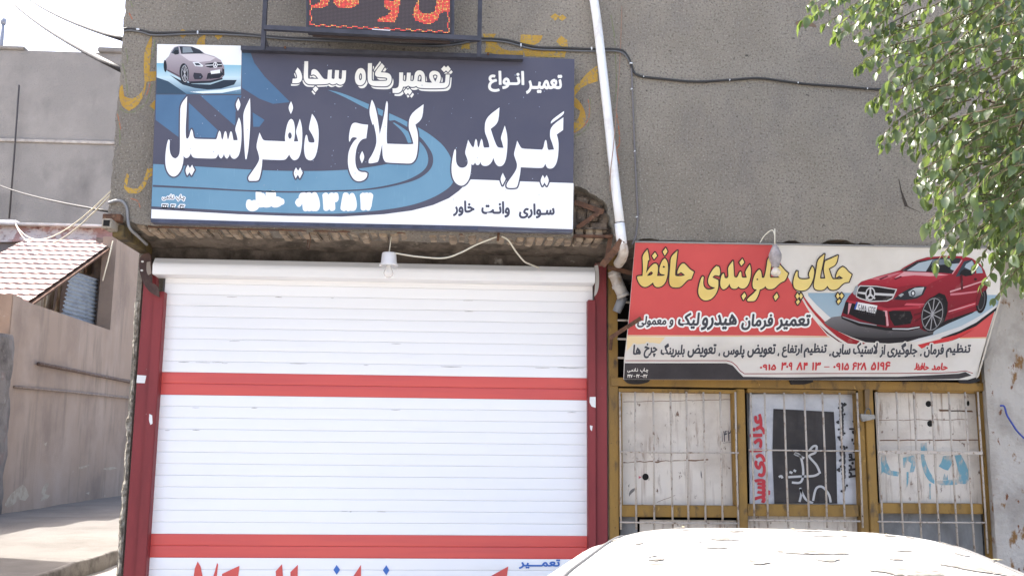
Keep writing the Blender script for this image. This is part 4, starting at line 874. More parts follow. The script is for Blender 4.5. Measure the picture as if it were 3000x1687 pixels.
# metal edge strips
def edge_strip(name, p, q, w, y, m, par, th=.02):
    a, b = PY(y).at(*p), PY(y).at(*q); d = (b-a).normalized(); s = d.cross(Vector((0, 1, 0))); s = s if s.z > 0 else -s
    V = [a, b, b+s*w, a+s*w]; mk(name, V+[v_+Vector((0, th, 0)) for v_ in V], [(0,1,2,3),(7,6,5,4),(0,4,5,1),(1,5,6,2),(2,6,7,3),(3,7,4,0)], m, par)
edge_strip('top_flashing', (705, 146), (1532, 174), .028, YW-.155, M_dark, sg, .16)
edge_strip('bottom_trim', (443, 652), (1400, 674), .022, YW-.106, mat('navy_trim', C(62, 66, 84), .5, .3, 12), sg, .01)
edge_strip('bottom_trim', (1400, 677), (1677, 682), .008, YW-.104, mat('worn_trim', C(90, 92, 100), .5, .3, 12), sg, .01)
for px_, py_ in ((835, 138), (1430, 157)): tube('bolt', [PY(YW-.14).at(px_, py_), PY(YW-.17).at(px_, py_+2)], .008, M_rust, sg, 8)

# ================================================================== LED board over it
YLED = YW-.34; PLD = PY(YLED)
ld = thing('led_board', 'dark LED board with red lit Persian letters above the blue sign', 'sign', PLD.at(1110, 110))
zl = lambda l: reg(l, 700, 0, .31056)
def quadbox(name, q, y, th, m, par):
    c = [PY(y).at(*p) for p in q]; return mk(name, c+[p+Vector((0, th, 0)) for p in c], [(3,2,1,0),(4,5,6,7),(0,1,5,4),(1,2,6,5),(2,3,7,6),(3,0,4,7)], m, par)
M_led0 = mat('led_screen_black', C(58, 48, 48), .5)
quadbox('cabinet', [(897, -190), (1331, -170), (1331, 104), (897, 84)], YLED+.005, .11, M_dark, ld)
quadbox('screen', [(903, -185), (1323, -165), (1322, 99), (903, 80)], YLED-.001, .005, M_led0, ld)
# lit dots
glyph = [[(1700,0),(1685,10),(1650,80),(1640,150),(1670,200),(1740,225),(1810,228),(1870,195),(1900,130),(1915,120),(1990,118),(2003,70),(1995,-60),(1855,-60),(1860,40),(1850,110),(1800,130),(1730,125),(1698,90),(1700,40)],
 [(1370,-40),(1365,50),(1390,90),(1440,100),(1400,150),(1305,180),(1305,208),(1465,212),(1500,150),(1515,90),(1520,-40),(1465,-40),(1460,5),(1435,15),(1415,0),(1415,-40)],
 [(885,-30),(900,40),(930,74),(1070,77),(1130,40),(1145,-30)], [(690,55),(760,25),(780,-20),(860,-20),(840,50),(780,78),(700,78)]]
def inpoly(x, y, P):
    r = False; j = len(P)-1
    for i in range(len(P)):
        if (P[i][1] > y) != (P[j][1] > y) and x < (P[j][0]-P[i][0])*(y-P[i][1])/(P[j][1]-P[i][1])+P[i][0]: r = not r
        j = i
    return r
LV = []; LF = []; YV = []; YF = []; DV = []; DF = []
pit = 12.6
ncol = int((1985-672)/pit); 
for iy in range(-46, 20):
    for ix in range(ncol+1):
        u = 672+ix*pit; vv = 245-((19-iy)*pit)+(u-672)*.0505+ -0
        sk = -(vv-245)*0.02
        x, y = u+sk*0, vv
        row = 19-iy
        lit = any(inpoly(x, y, g) for g in glyph)
        bl = 1 if (ix//4) % 2 == 0 else 0
        if row in (0, 1): lit = lit or row == bl
        if row > 1 and (ix in (0, 1)): lit = lit or ix == ((row//4) % 2)
        if row > 1 and (ix in (ncol-1, ncol)): lit = lit or (ncol-ix) == ((row//4) % 2)
        h = pit*.29 if lit else pit*.25
        c = [PLD.at(*zl([(x+a*h, y+b*h)])[0], .0015) for a, b in ((-1,1),(1,1),(1,-1),(-1,-1))]
        if lit and random.random() < .30: b0 = len(YV); YV += c; YF.append((b0, b0+1, b0+2, b0+3))
        elif lit: b0 = len(LV); LV += c; LF.append((b0, b0+1, b0+2, b0+3))
        elif iy > -18: b0 = len(DV); DV += c; DF.append((b0, b0+1, b0+2, b0+3))
def emat(name, col, st):
    m = bpy.data.materials.new(name); m.use_nodes = True; b = m.node_tree.nodes['Principled BSDF']; b.inputs['Base Color'].default_value = (*col, 1); b.inputs['Emission Color'].default_value = (*col, 1); b.inputs['Emission Strength'].default_value = st; return m
M_ledr = emat('led_red', (1.0, .08, .05), .17); M_ledy = emat('led_amber', (1.0, .45, .10), .16)
for nm, v, f, m in (('lit_leds', LV, LF, M_ledr), ('lit_leds', YV, YF, M_ledy), ('unlit_leds', DV, DF, mat('led_unlit', C(98, 86, 84), .4))):
    o = mk(nm, v, f, m, ld); o['kind'] = 'stuff'
for px_ in (774, 1405):
    a, b = PY(YW-.16).at(px_-6, 150), PY(YLED+.09).at(px_, 80); zt_ = PY(YLED+.09).at(px_, -150).z
    box('support_post', b.x-.014, b.x+.014, YLED+.075, YLED+.103, PY(YLED+.09).at(px_, 150 if px_ < 1000 else 170).z, zt_, M_dark, ld, .002)
edge_strip('support_rail', (772, 86), (1407, 119), .030, YLED-.012, M_dark, ld, .03)
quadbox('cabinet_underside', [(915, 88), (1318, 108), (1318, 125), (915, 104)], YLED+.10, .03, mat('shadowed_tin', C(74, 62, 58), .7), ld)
for px_ in (774, 1405):
    a = PY(YLED+.09).at(px_, 110 if px_ < 1000 else 132); tube('wall_stay', [a, Vector((a.x, YW+.01, a.z-.03))], .012, M_dark, ld, 6)
edge_strip('status_strip', (1090, 87.5), (1143, 91), .006, YLED-.014, mat('strip_silver', (.62, .62, .66), .3), ld, .003)
# ================================================================== red and white banner
b0, b1_, b2_ = PY(YW-.03).at(1861, 709), PY(YW-.03).at(2934, 727), PY(-.14).at(1827, 1110)
PBN = PL(b0, (b1_-b0).cross(b2_-b0))
bn = thing('shop_banner', 'red and off-white vinyl banner with yellow Persian lettering and a red car', 'banner', PBN.at(2350, 1110))
M_vinyl = layered('off_white_vinyl', C(228, 224, 217), [(C(219, 214, 206), 3, .45, .68, (1, 1, 1), 6)], .5)
M_bred = layered('red_vinyl', C(212, 88, 86), [(C(204, 82, 82), 2.5, .4, .7, (1, 1, 1), 5)], .5)
M_bdark = mat('black_vinyl', C(62, 58, 60), .45, .2, 5)
M_maroon = mat('maroon_print', C(150, 44, 52), .5)
za = lambda l: reg(l, 1780, 680, .31062)
zb_ = lambda l: reg(l, 2350, 680, .31056)
out = [(1861,709),(2050,712),(2300,717),(2600,723),(2934,729),(2931,800),(2928,863),(2912,930),(2890,990),(2874,1050),(2862,1104),(2835,1112),(2600,1113),(2350,1112),(2100,1112),(1827,1111),(1829,1056),(1840,960),(1851,830)]
sv, stt, se = shape([out]); fr_ = [PBN.at(x, y) for x, y in sv]; n_ = len(fr_)
mk('vinyl_sheet', fr_+[p-PBN.n*.012 for p in fr_], [tuple(t) if (fr_[t[1]]-fr_[t[0]]).cross(fr_[t[2]]-fr_[t[0]]).dot(PBN.n) > 0 else tuple(t[::-1]) for t in stt]+[(i, (i+1) % n_, n_+(i+1) % n_, n_+i) for i in range(n_)]+[tuple(n_+i for i in range(n_))], M_vinyl, bn)
lay('red_field_print', [shape([[(1861,710.5),(2060,713),(2261,716),(2276,748),(2296,790),(2322,835),(2350,878),(2382,932),(2425,984),(2300,982),(2100,982),(1839,981),(1851,830)]]), shape([[(2928,865),(2890,987),(2812,989),(2778,1000),(2722,1010),(2700,1021),(2688,1010),(2755,993),(2810,975),(2860,951)]])], PBN, .0006, M_bred, bn)
lay('orange_line_print', [ribbon([(1839, 983), (2100, 984), (2430, 986)], 2.2), ribbon([(2812, 990), (2890, 989)], 2.2)], PBN, .0010, mat('orange_print', C(226, 176, 110), .5), bn)
lay('cream_patch_print', [shape([za([(185,982),(545,990),(490,1052),(420,1040),(350,1050),(235,1060),(180,1120)])])], PBN, .0006, mat('cream_patch', C(238, 214, 168), .5), bn)
lay('black_band_print', [shape([za([(162,1234),(1120,1234),(1180,1256),(1230,1312),(1280,1362),(1700,1368),(1996,1364)])+zb_([(300,1362),(900,1362),(1250,1345),(1480,1332),(1540,1316),(1598,1350),(1480,1382),(1200,1388)])+[(2350,1111.5),(2100,1111.5),(1828,1110.5)]])], PBN, .0006, M_bdark, bn)
lay('maroon_line_print', [ribbon(za([(168,1210),(600,1210),(1120,1210),(1170,1222),(1215,1258),(1250,1305),(1290,1333),(1500,1333),(1996,1331)])+zb_([(400,1331),(900,1330),(1300,1326),(1450,1318),(1540,1306),(1610,1330)]), 2.2)], PBN, .0012, M_maroon, bn)
# printed car and its ground
q = lambda *p: zb_(list(p))
RD, RM, RL, RX = C(112,20,36), C(158,32,50), C(184,56,72), C(220,160,168)
BK, DK, GL, CH = C(24,20,25), C(40,42,50), C(168,184,196), C(206,206,208)
car = [((C(150,178,196), C(176,190,198)), q((55,572),(500,572),(1865,592),(1850,700),(1750,770),(1600,850),(1400,920),(1200,985),(1000,1022),(700,980),(400,900),(250,800),(130,700),(60,620))),
 ((C(198,60,62), C(150,34,40)), q((0,600),(50,690),(120,780),(220,890),(330,985),(430,1048),(560,1060),(600,1048),(470,1000),(350,940),(220,845),(110,730),(20,610))),
 (C(86,24,30), q((150,860),(250,950),(360,1030),(420,1058),(340,1030),(230,950))), (C(226,224,220), q((20,612),(110,732),(220,847),(350,942),(400,900),(260,800),(140,690),(58,600))),
 ((C(120,118,122), C(22,20,22)), q((205,850),(280,800),(370,788),(700,830),(1240,930),(1235,965),(1000,1030),(820,1048),(600,1036),(480,995),(330,930),(240,880))), (C(34,32,36), q((480,985),(700,1000),(1000,990),(1235,955),(1000,1031),(820,1049),(600,1037))),
 (C(214,214,214), q((1000,1032),(1100,1000),(1300,962),(1500,885),(1700,775),(1838,680),(1835,705),(1640,850),(1480,928),(1330,982),(1180,1010),(1080,1035))), (C(30,30,34), q((1320,990),(1480,932),(1640,852),(1835,706),(1828,738),(1640,884),(1450,968),(1300,1006))),
 (C(150,34,38), q((1380,1035),(1480,985),(1640,905),(1560,950),(1470,1000))), (C(206,60,62), q((1090,1062),(1300,1010),(1450,970),(1640,888),(1560,945),(1470,992),(1380,1030),(1200,1062),(1130,1095))),
 (C(28,26,30), q((1340,835),(1500,770),(1640,740),(1600,765),(1380,860),(1260,920),(1200,940))),
 ((RM, RD), q((365,790),(380,745),(410,650),(440,600),(480,560),(520,500),(560,465),(700,420),(920,360),(960,330),(1080,265),(1180,235),(1350,225),(1520,228),(1600,245),(1680,300),(1720,360),(1745,430),(1750,480),(1735,560),(1700,660),(1660,740),(1600,750),(1360,830),(1290,880),(1230,940),(1150,930),(1100,900),(1040,925),(800,920),(700,890),(540,870),(420,830))),
 ((RL, RM), q((560,470),(700,420),(920,372),(1180,378),(1400,395),(1230,470),(1180,500),(1040,495),(880,520),(700,490),(540,500))), (RX, q((960,372),(1180,380),(1380,402),(1200,415),(1060,405),(920,420),(870,432))), (C(200,110,122), q((640,440),(900,380),(940,384),(780,440),(720,450))), (C(90,16,30), q((720,440),(800,410),(815,416),(740,448))), (C(90,16,30), q((860,440),(930,412),(942,420),(880,448))),
 (DK, q((925,365),(1080,275),(1180,240),(1500,240),(1480,300),(1410,390),(1180,375))), (GL, q((985,362),(1100,290),(1230,258),(1190,330),(1165,370))), (C(110,122,134), q((1230,258),(1400,250),(1380,300),(1280,310),(1215,330))), (C(22,24,30), q((1175,368),(1230,300),(1290,318),(1340,305),(1390,340),(1390,385))), (GL, q((1395,300),(1482,292),(1445,365),(1400,350))),
 (RM, q((1180,240),(1350,222),(1520,226),(1560,240),(1500,246),(1300,238),(1120,270),(1080,280))), (RX, q((1410,392),(1500,262),(1512,262),(1425,396))), (C(140,28,44), q((1420,395),(1515,262),(1600,246),(1600,258),(1528,274),(1448,420))),
 (C(48,62,74), q((1445,420),(1525,275),(1600,257),(1628,300),(1628,392),(1500,412))), (GL, q((1545,300),(1600,268),(1614,290),(1615,385),(1570,350),(1530,330))), (C(148,170,184), q((1636,280),(1690,335),(1704,384),(1642,388))), (C(18,20,26), q((1480,395),(1500,365),(1530,345),(1598,358),(1606,405),(1540,416))),
 (DK, q((860,635),(920,580),(1010,530),(1100,508),(1175,515),(1140,590),(1080,625),(970,640))), ((C(200,208,212), C(120,128,136)), q((1000,560),(1060,525),(1150,518),(1125,585),(1060,612),(1010,600))), (C(60,66,74), ell(*q((1045,575))[0], 7, 9, 12)), (C(224,228,230), ell(*q((1045,575))[0], 3.6, 5, 10)), (C(170,176,180), q((905,595),(940,575),(960,585),(930,610))), (C(150,158,166), q((475,575),(500,510),(530,500),(515,570),(500,595))),
 (CH, q((505,606),(520,530),(542,500),(700,505),(895,536),(854,626),(800,652),(640,657),(536,626))), (BK, q((514,600),(528,534),(548,510),(700,514),(880,543),(846,618),(796,642),(640,647),(542,617))), (CH, q((528,560),(600,566),(868,580),(860,602),(600,588),(526,576))),
 (CH, ell(*q((641,580))[0], 14.5, 19.5, 22, .12)), (BK, ell(*q((641,580))[0], 11.2, 15.5, 22, .12)), (CH, q((636,516),(648,516),(652,580),(690,620),(682,632),(643,598),(602,636),(596,622),(632,580))),
 (C(172,48,64), q((420,640),(500,650),(700,690),(800,715),(1000,700),(1175,680),(1100,720),(860,735),(790,745),(700,715),(430,662))), (RX, q((760,738),(800,740),(815,880),(795,885),(790,800))), (C(205,90,104), q((980,668),(1180,672),(1100,690),(960,690))),
 (BK, q((440,665),(470,668),(780,745),(788,880),(700,870),(540,820),(440,770))), (C(26,24,32), q((405,660),(436,655),(428,780),(383,760))), (C(210,150,160), q((436,668),(465,672),(440,760),(428,775))), (BK, q((815,748),(860,738),(1020,742),(1042,800),(1020,862),(870,882),(830,820))), (C(96,18,32), q((1050,770),(1180,735),(1185,745),(1055,790))), (C(96,18,32), q((1060,830),(1170,770),(1165,785),(1065,848))),
 (C(22,22,25), q((370,788),(540,850),(790,898),(1000,900),(1110,880),(1110,905),(1000,930),(790,925),(530,880),(370,812))), (C(150,154,160), q((380,792),(545,845),(700,872),(700,880),(540,856),(378,800))), (C(206,208,212), q((850,905),(1000,905),(1105,888),(1105,898),(1000,918),(850,915))),
 (C(232,232,234), q((488,722),(510,655),(708,690),(690,766))), (C(58,92,170), q((488,722),(510,655),(524,658),(503,728))),
 (C(22,18,22), q((1130,905),(1150,800),(1180,690),(1230,610),(1290,570),(1345,590),(1372,660),(1368,750),(1340,840),(1290,890),(1240,935),(1190,940))), (C(36,34,38), ell(*q((1232,770))[0], 34, 52, 26, .22)), (C(150,150,154), ell(*q((1226,772))[0], 30.5, 48.5, 26, .22)), (C(26,24,28), ell(*q((1226,772))[0], 28.5, 46, 26, .22)),
 (C(20,18,22), ell(*q((1690,645))[0], 15.5, 37, 22, .15)), (C(96,98,104), ell(*q((1688,645))[0], 10.5, 29, 22, .15)), (C(30,30,34), ell(*q((1688,645))[0], 8.5, 26, 22, .15)), (C(120,24,40), q((1630,690),(1660,560),(1710,500),(1750,490),(1745,530),(1690,570),(1655,690))),
 (RX, q((1392,552),(1560,500),(1742,440),(1742,452),(1560,514),(1392,568))), (C(206,120,132), q((1395,575),(1500,568),(1652,550),(1640,566),(1500,586),(1395,596))), (C(84,14,28), q((1490,400),(1510,400),(1516,540),(1496,545))), (C(60,10,22), ell(*q((1632,442))[0], 4.5, 4, 10)), ((C(196,60,74), C(120,22,38)), q((1372,740),(1500,695),(1635,655),(1632,690),(1500,735),(1360,790))), (RX, q((1380,742),(1500,706),(1630,668),(1630,674),(1500,716),(1378,752)))]
for k_ in range(5):
    for sgn in (-1, 1):
        t = math.pi*k_/5+.15+(math.pi if sgn > 0 else 0); cx_, cy_ = q((1226,772))[0]; dx, dy = 27*math.cos(t), 45*math.sin(t); dx, dy = dx*.976-dy*.218, dx*.218+dy*.976
        nx_, ny_ = -dy, dx; L_ = math.hypot(nx_, ny_) or 1; nx_, ny_ = nx_/L_*1.3, ny_/L_*1.3
        car.append((C(166,166,170), [(cx_+nx_, cy_+ny_), (cx_-nx_, cy_-ny_), (cx_+dx-nx_, cy_+dy-ny_), (cx_+dx+nx_, cy_+dy+ny_)]))
v, f, k = paint(car, PBN, .0014, .00005)
mk('car_picture', v, f, M_pic, bn, cols=k)
lay('plate_lettering', [word('S·MA 6335', *q((528,676))[0], *q((690,756))[0], .19, 0, 0, False, True)], PBN, .0062, mat('plate_black', (.03, .03, .035), .5), bn)
# yellow lettering
r6 = lambda l: reg(l, 1850, 710, .1311)
r7 = lambda l: reg(l, 2020, 720, .12422)
r8 = lambda l: reg(l, 2300, 710, .13111)
Y = [[[r6([(1025,175),(875,310),(865,500),(845,740),(838,850),(850,930),(890,985),(950,1000),(1060,998),(1120,965),(1180,900),(1240,835),(1290,815),(1330,812),(1390,650),(1310,605),(1240,530),(1190,475),(1155,458),(1115,475),(1070,530),(1040,590),(1020,650),(1025,700),(1060,680),(1100,655),(1140,680),(1190,725),(1130,745),(1050,750),(985,745),(968,720),(975,600),(1000,380)])],
 [r6([(350,150),(240,285),(250,440),(255,600),(245,740),(160,745),(125,755),(125,800),(160,890),(215,960),(285,990),(350,980),(420,935),(478,885),(500,950),(550,990),(620,990),(690,960),(750,890),(785,790),(805,680),(812,560),(805,460),(780,390),(740,350),(700,380),(660,450),(625,550),(618,640),(640,690),(690,705),(745,708),(720,738),(650,742),(565,742),(580,680),(588,590),(585,520),(560,475),(515,462),(470,490),(400,560),(350,640),(320,680),(340,560),(365,395),(395,385),(375,250)]), r6([(440,640),(400,660),(340,740),(400,735),(460,710),(475,670)]), r6([(715,510),(690,545),(705,560),(740,555),(745,535)])],
 [r6([(520,215),(458,295),(500,370),(568,290)])], [r6([(760,115),(695,200),(740,290),(800,195)])]],
 [[r7([(630,468),(560,530),(490,640),(440,760),(430,850),(460,920),(520,960),(600,975),(560,1005),(460,1030),(380,1010),(330,950),(315,870),(320,800),(330,730),(305,712),(275,740),(235,860),(205,1000),(200,1090),(225,1180),(290,1255),(370,1280),(470,1265),(560,1200),(630,1100),(670,980),(675,860),(670,800),(600,765),(535,740),(565,695),(610,680),(690,700),(715,660),(715,570),(690,490)])],
 [r7([(1020,345),(905,490),(905,600),(915,700),(900,740),(860,760),(820,745),(815,700),(805,650),(780,650),(750,690),(725,800),(718,900),(740,980),(790,1018),(850,1000),(900,950),(938,880),(955,950),(1000,1000),(1080,1005),(1120,985),(1150,945),(1180,985),(1240,1003),(1310,985),(1370,920),(1410,820),(1440,680),(1440,540),(1415,430),(1370,500),(1305,610),(1330,680),(1345,745),(1240,742),(1220,720),(1215,620),(1195,600),(1170,620),(1140,700),(1110,740),(1060,735),(1040,700),(1035,560)])],
 [r7([(1240,295),(1170,385),(1215,465),(1285,385)])], [r7([(1290,1095),(1220,1180),(1262,1270),(1330,1170)])],
 [r7([(1960,190),(1835,290),(1815,480),(1775,690),(1750,745),(1700,745),(1695,680),(1680,590),(1640,550),(1590,590),(1530,680),(1490,800),(1480,900),(1490,980),(1530,1015),(1585,1020),(1500,1120),(1400,1200),(1350,1260),(1370,1295),(1520,1295),(1560,1260),(1620,1140),(1650,1020),(1700,1010),(1750,980),(1785,940),(1810,990),(1860,1015),(1950,1010),(2010,980),(2080,910),(2160,845),(2250,815),(2320,640),(2250,590),(2180,500),(2120,440),(2060,460),(1990,560),(1950,650),(1990,670),(2040,660),(2120,745),(1900,745),(1885,700),(1900,560),(1925,400)]), r7([(1590,755),(1565,785),(1590,805),(1618,785)])],
 [r7([(2050,1105),(1980,1195),(2020,1280),(2090,1190)])]],
 [[r8([(600,525),(515,700),(545,770),(540,800),(470,820),(350,818),(290,790),(270,740),(275,640),(250,635),(215,710),(180,830),(175,930),(200,1010),(250,1050),(330,1070),(430,1065),(510,1020),(570,930),(615,820),(640,690),(640,590)])],
 [r8([(875,255),(722,375),(700,560),(660,800),(635,920),(640,1000),(680,1050),(760,1060),(850,1050),(900,1010),(940,960),(965,1010),(1010,1050),(1100,1055),(1180,1020),(1260,930),(1330,885),(1415,875),(1480,710),(1400,650),(1340,570),(1280,540),(1220,570),(1160,650),(1130,740),(1140,780),(1200,735),(1290,795),(1230,815),(1060,815),(1030,770),(990,650),(968,575),(1135,490),(1175,285),(890,410),(850,590),(890,780),(885,800),(775,800),(780,720),(830,480)])]] +
 [[r8(d)] for d in ([(270,1120),(228,1192),(270,1260),(309,1192)], [(345,1120),(309,1192),(345,1262),(390,1192)], [(290,1264),(235,1320),(272,1385),(325,1315)], [(1170,1120),(1132,1190),(1170,1250),(1213,1190)], [(1255,1120),(1214,1190),(1255,1250),(1300,1185)], [(1205,1254),(1150,1310),(1180,1370),(1235,1300)])]]
M_yell = layered('yellow_print', C(236, 214, 134), [(C(222, 192, 108), 1.6, .42, .62, (1, 1, 1), 3)], .5)
M_out = mat('dark_outline_print', C(48, 34, 40), .5)
for g in Y:
    S = [shape([smooth2(l, 52, 2) for l in s]) for s in g]
    lay('lettering_outline', [dilate(S, 3.4)], PBN, .0066, M_out, bn); lay('lettering', S, PBN, .0074, M_yell, bn)
M_char = mat('charcoal_lettering', C(64, 66, 74), .5)
l2 = [word('تعمیر', 2275, 920, 2372, 966, .0, 1.7, .12), word('فرمان', 2172, 918, 2264, 966, 0, 1.7, .12), word('هیدرو', 2055, 918, 2158, 966, 0, 1.7, .12), word('لیک', 1986, 914, 2048, 962, 0, 1.7, .12), word('و', 1960, 934, 1972, 958, 0, 1.2, .12), word('معمولی', 1867, 924, 1952, 958, 0, 1.2, .12)]
lay('lettering_halo', [dilate([s], 5.0, 8) for s in l2], PBN, .0066, M_ink, bn); lay('lettering', l2, PBN, .0074, M_char, bn)
l3 = [('تنظیم', 2770, 1004, 2842, 1046), ('فرمان', 2706, 1006, 2764, 1046), ('،', 2694, 1034, 2699, 1042), ('جلوگیری', 2599, 1002, 2687, 1046), ('از', 2577, 1008, 2592, 1046), ('لاستیک', 2498, 1002, 2570, 1044), ('سابی', 2438, 1006, 2491, 1046), ('،', 2428, 1034, 2433, 1042), ('تنظیم', 2354, 1004, 2421, 1046), ('ارتفاع', 2290, 1006, 2349, 1046), ('،', 2277, 1032, 2282, 1042), ('تعویض', 2189, 1006, 2271, 1046), ('پلوس', 2118, 1010, 2181, 1048), ('،', 2104, 1032, 2109, 1042), ('تعویض', 2014, 1006, 2097, 1046), ('بلبرینگ', 1935, 1004, 2006, 1046), ('چرخ', 1886, 1004, 1925, 1048), ('ها', 1854, 1008, 1878, 1038)]
S = [word(t, a, b, c, d, 0, 1.35, .1) for t, a, b, c, d in l3]
lay('lettering_halo', [dilate([s], 4.0, 7) for s in S], PBN, .0066, M_vinyl, bn); lay('lettering', S, PBN, .0074, M_char, bn)
M_redt = mat('red_lettering', C(204, 62, 66), .5)
l4 = [('۰۹۱۵', 2226, 1066, 2274, 1084), ('۳۰۹', 2288, 1060, 2322, 1084), ('۸۴', 2334, 1060, 2366, 1084), ('۱۳', 2378, 1060, 2404, 1084), ('۰۹۱۵', 2441, 1062, 2488, 1084), ('۶۲۸', 2497, 1060, 2540, 1084), ('۵۱۹۶', 2552, 1058, 2608, 1084), ('حافظ', 2679, 1062, 2722, 1084), ('حامد', 2730, 1062, 2777, 1084)]
lay('lettering', [word(t, a, b, c, d, 0, 1.2, .15) for t, a, b, c, d in l4]+[ribbon([(2414, 1074), (2430, 1074)], 2.2)], PBN, .0014, M_redt, bn)
tn = [word('چـاپ  نـادمـی', 1838, 1077, 1899, 1092, 0, .4), word('۳۲۷', 1838, 1096, 1853, 1106, 0, .4), word('۴۲', 1864, 1096, 1874, 1106, 0, .4), word('۰۴۲', 1881, 1096, 1897, 1106, 0, .4), ribbon([(1856, 1101), (1861, 1101)], 1.3), ribbon([(1876, 1101), (1880, 1101)], 1.3)]
lay('small_lettering', tn, PBN, .0014, M_cream, bn)
# top batten and folds
tube('top_cord', [PBN.at(1861, 708, .004), PBN.at(2300, 715.5, .004), PBN.at(2934, 727, .004)], .006, mat('grey_batten', C(150, 146, 140), .6), bn, 6)
M_fold = mat('folded_vinyl', C(206, 198, 184), .5)
lay('folded_edge', [shape([[(2928,868),(2932,868),(2866,1100),(2858,1108)]])], PBN, .010, M_fold, bn)

# ================================================================== small things on the fronts
M_pvc = layered('white_pvc', (.74, .74, .73), [((.55, .50, .44), 5, .56, .72, (1, 1, 1), 6)], .4)
dp = thing('drain_pipe', 'white plastic drain pipe slanting down the wall right of the blue sign', 'pipe', PY(YW-.06).at(1820, 740))
pa = PY(YW-.07)
tube('pipe', [pa.at(1725, -100), pa.at(1749, 60), pa.at(1771, 250), pa.at(1796, 480), pa.at(1808, 590), pa.at(1816, 650)], .0305, M_pvc, dp, 16)
tube('coupling', [pa.at(1815, 655), pa.at(1823, 722)], .034, M_pvc, dp, 16)
tube('elbow', smoothpath([pa.at(1823, 718), pa.at(1826, 738), PY(YW+.02).at(1822, 756), PY(YW+.12).at(1812, 772)], 5), .034, layered('grimy_pvc', C(196, 186, 172), [(C(150, 120, 90), 14, .5, .68, (1, 1, 1), 6)], .5), dp, 16)
pc2 = PY(-.16)
tube('pipe', [pc2.at(1797, 794), pc2.at(1812, 836), pc2.at(1824, 862)], .042, layered('stained_pvc', C(206, 200, 192), [(C(160, 132, 100), 9, .5, .68, (1, 1, 1), 6)], .45), dp, 18)
for t_ in ((1799, 801), (1810, 834), (1824, 862)): tube('collar', [pc2.at(*t_), pc2.at(t_[0]+3, t_[1]+8)], .046, MATS['stained_pvc'], dp, 18)
tube('pipe', [PY(-.12).at(1826, 868), PY(-.10).at(1806, 914)], [.036, .03], mat('grey_pvc', C(150, 152, 156), .5), dp, 14)
def bracket(pts, label, w=.03, t=.008, y=None):
    th_ = thing('rusty_bracket', label, 'bracket', pts[0], 'rusty brackets by the drain pipe')
    for a, b in zip(pts, pts[1:]): strip('arm', a, b, w, t, M_rust, th_)
bracket([PY(YW-.10).at(1822, 704), PY(YW-.09).at(1800, 735), PY(YW-.02).at(1764, 778), PY(YW+.2).at(1752, 772)], 'bent rusty bracket arm holding the foot of the white drain pipe', .045)
bracket([PY(YW+.04).at(1790, 686), PY(YW+.04).at(1777, 764)], 'upright rusty strip left of the drain pipe under the wall', .03)
bracket([PY(-.2).at(1780, 782), PY(-.22).at(1856, 802)], 'short rusty strip between the two lengths of drain pipe', .032)
bracket([PY(-.3).at(1787, 990), PY(-.46).at(1878, 932)], 'rusty stay slanting across the left edge of the red banner', .028)
bracket([PY(-.08).at(1792, 988), PY(-.06).at(1788, 1025)], 'short rusty strip hanging under the stay on the ochre post', .022)
def wirething(name, pts, r, m, label, cat, n=5, grp=None, seg=7):
    o = tube(name, smoothpath(pts, n), r, m, None, seg); return tag(o, label, cat, grp)
pk = PY(YW-.012)
path = [(362, 88), (372, 84), (400, 87), (450, 97), (520, 96), (580, 94), (650, 95), (720, 101), (770, 106), (850, 112), (960, 116), (1060, 122), (1180, 130), (1260, 130), (1330, 126), (1380, 116), (1420, 114), (1480, 118), (1530, 130), (1580, 140), (1640, 141), (1730, 145), (1790, 145), (1822, 149), (1838, 166), (1848, 188), (1853, 205), (1862, 218), (1885, 226), (1950, 233), (2010, 239), (2060, 240), (2140, 235), (2220, 230), (2290, 238), (2370, 248), (2460, 254), (2560, 262), (2680, 266), (2900, 270)]
cb = wirething('power_cable', [pk.at(*p) for p in path], .0085, M_wire, 'black power cable clipped along the grey wall behind the LED board', 'cable', 4)
cb2 = wirething('power_cable', [pk.at(x, y+8) for x, y in [(362, 84), (385, 82), (420, 88), (455, 96), (580, 92), (720, 97), (850, 108), (1060, 117), (1240, 128), (1330, 124), (1400, 112), (1480, 116), (1560, 136), (1640, 140), (1730, 143), (1800, 142), (1830, 152), (1845, 176)]], .007, mat('grey_cable', (.12, .12, .12), .5), 'second thinner cable running under the black power cable', 'cable', 4)
cb3 = wirething('power_cable', [pk.at(*p) for p in [(1850, 200), (1852, 250), (1855, 330), (1859, 430), (1863, 520), (1867, 600), (1868, 640), (1863, 690), (1852, 716)]], .006, mat('dull_cable', (.15, .14, .14), .6), 'grey cable dropping down the wall right of the drain pipe', 'cable', 4)
M_clip = mat('white_clip', (.68, .70, .72), .4)
def clips(par, pts):
    for x, y, w, h in pts:
        c = pk.at(x, y); box('clip', c.x-w/900, c.x+w/900, YW-.026, YW-.001, c.z-h/900, c.z+h/900, M_clip, par, .002)
clips(cb, [(405, 88, 9, 5), (580, 97, 4, 10), (1526, 134, 4, 10), (1733, 144, 4, 9), (1848, 187, 9, 4), (1885, 226, 3, 4), (2137, 236, 3, 5), (2337, 244, 3, 5), (2540, 261, 3, 5)])
clips(cb3, [(1850, 262, 5, 4), (1859, 444, 4, 4), (1865, 636, 5, 3)])
wirething('grey_cable', [PY(YW-.01).at(318, 595), PY(YW-.02).at(340, 588), PY(YW-.02).at(360, 592), PY(YW-.015).at(372, 612), PY(YW-.012).at(374, 640), PY(YW-.01).at(380, 668), PY(YW+.1).at(402, 690), PY(YW+.3).at(430, 716)], .010, mat('pvc_grey', (.22, .22, .22), .5), 'bent grey cable curling under the wall at the left corner', 'cable')
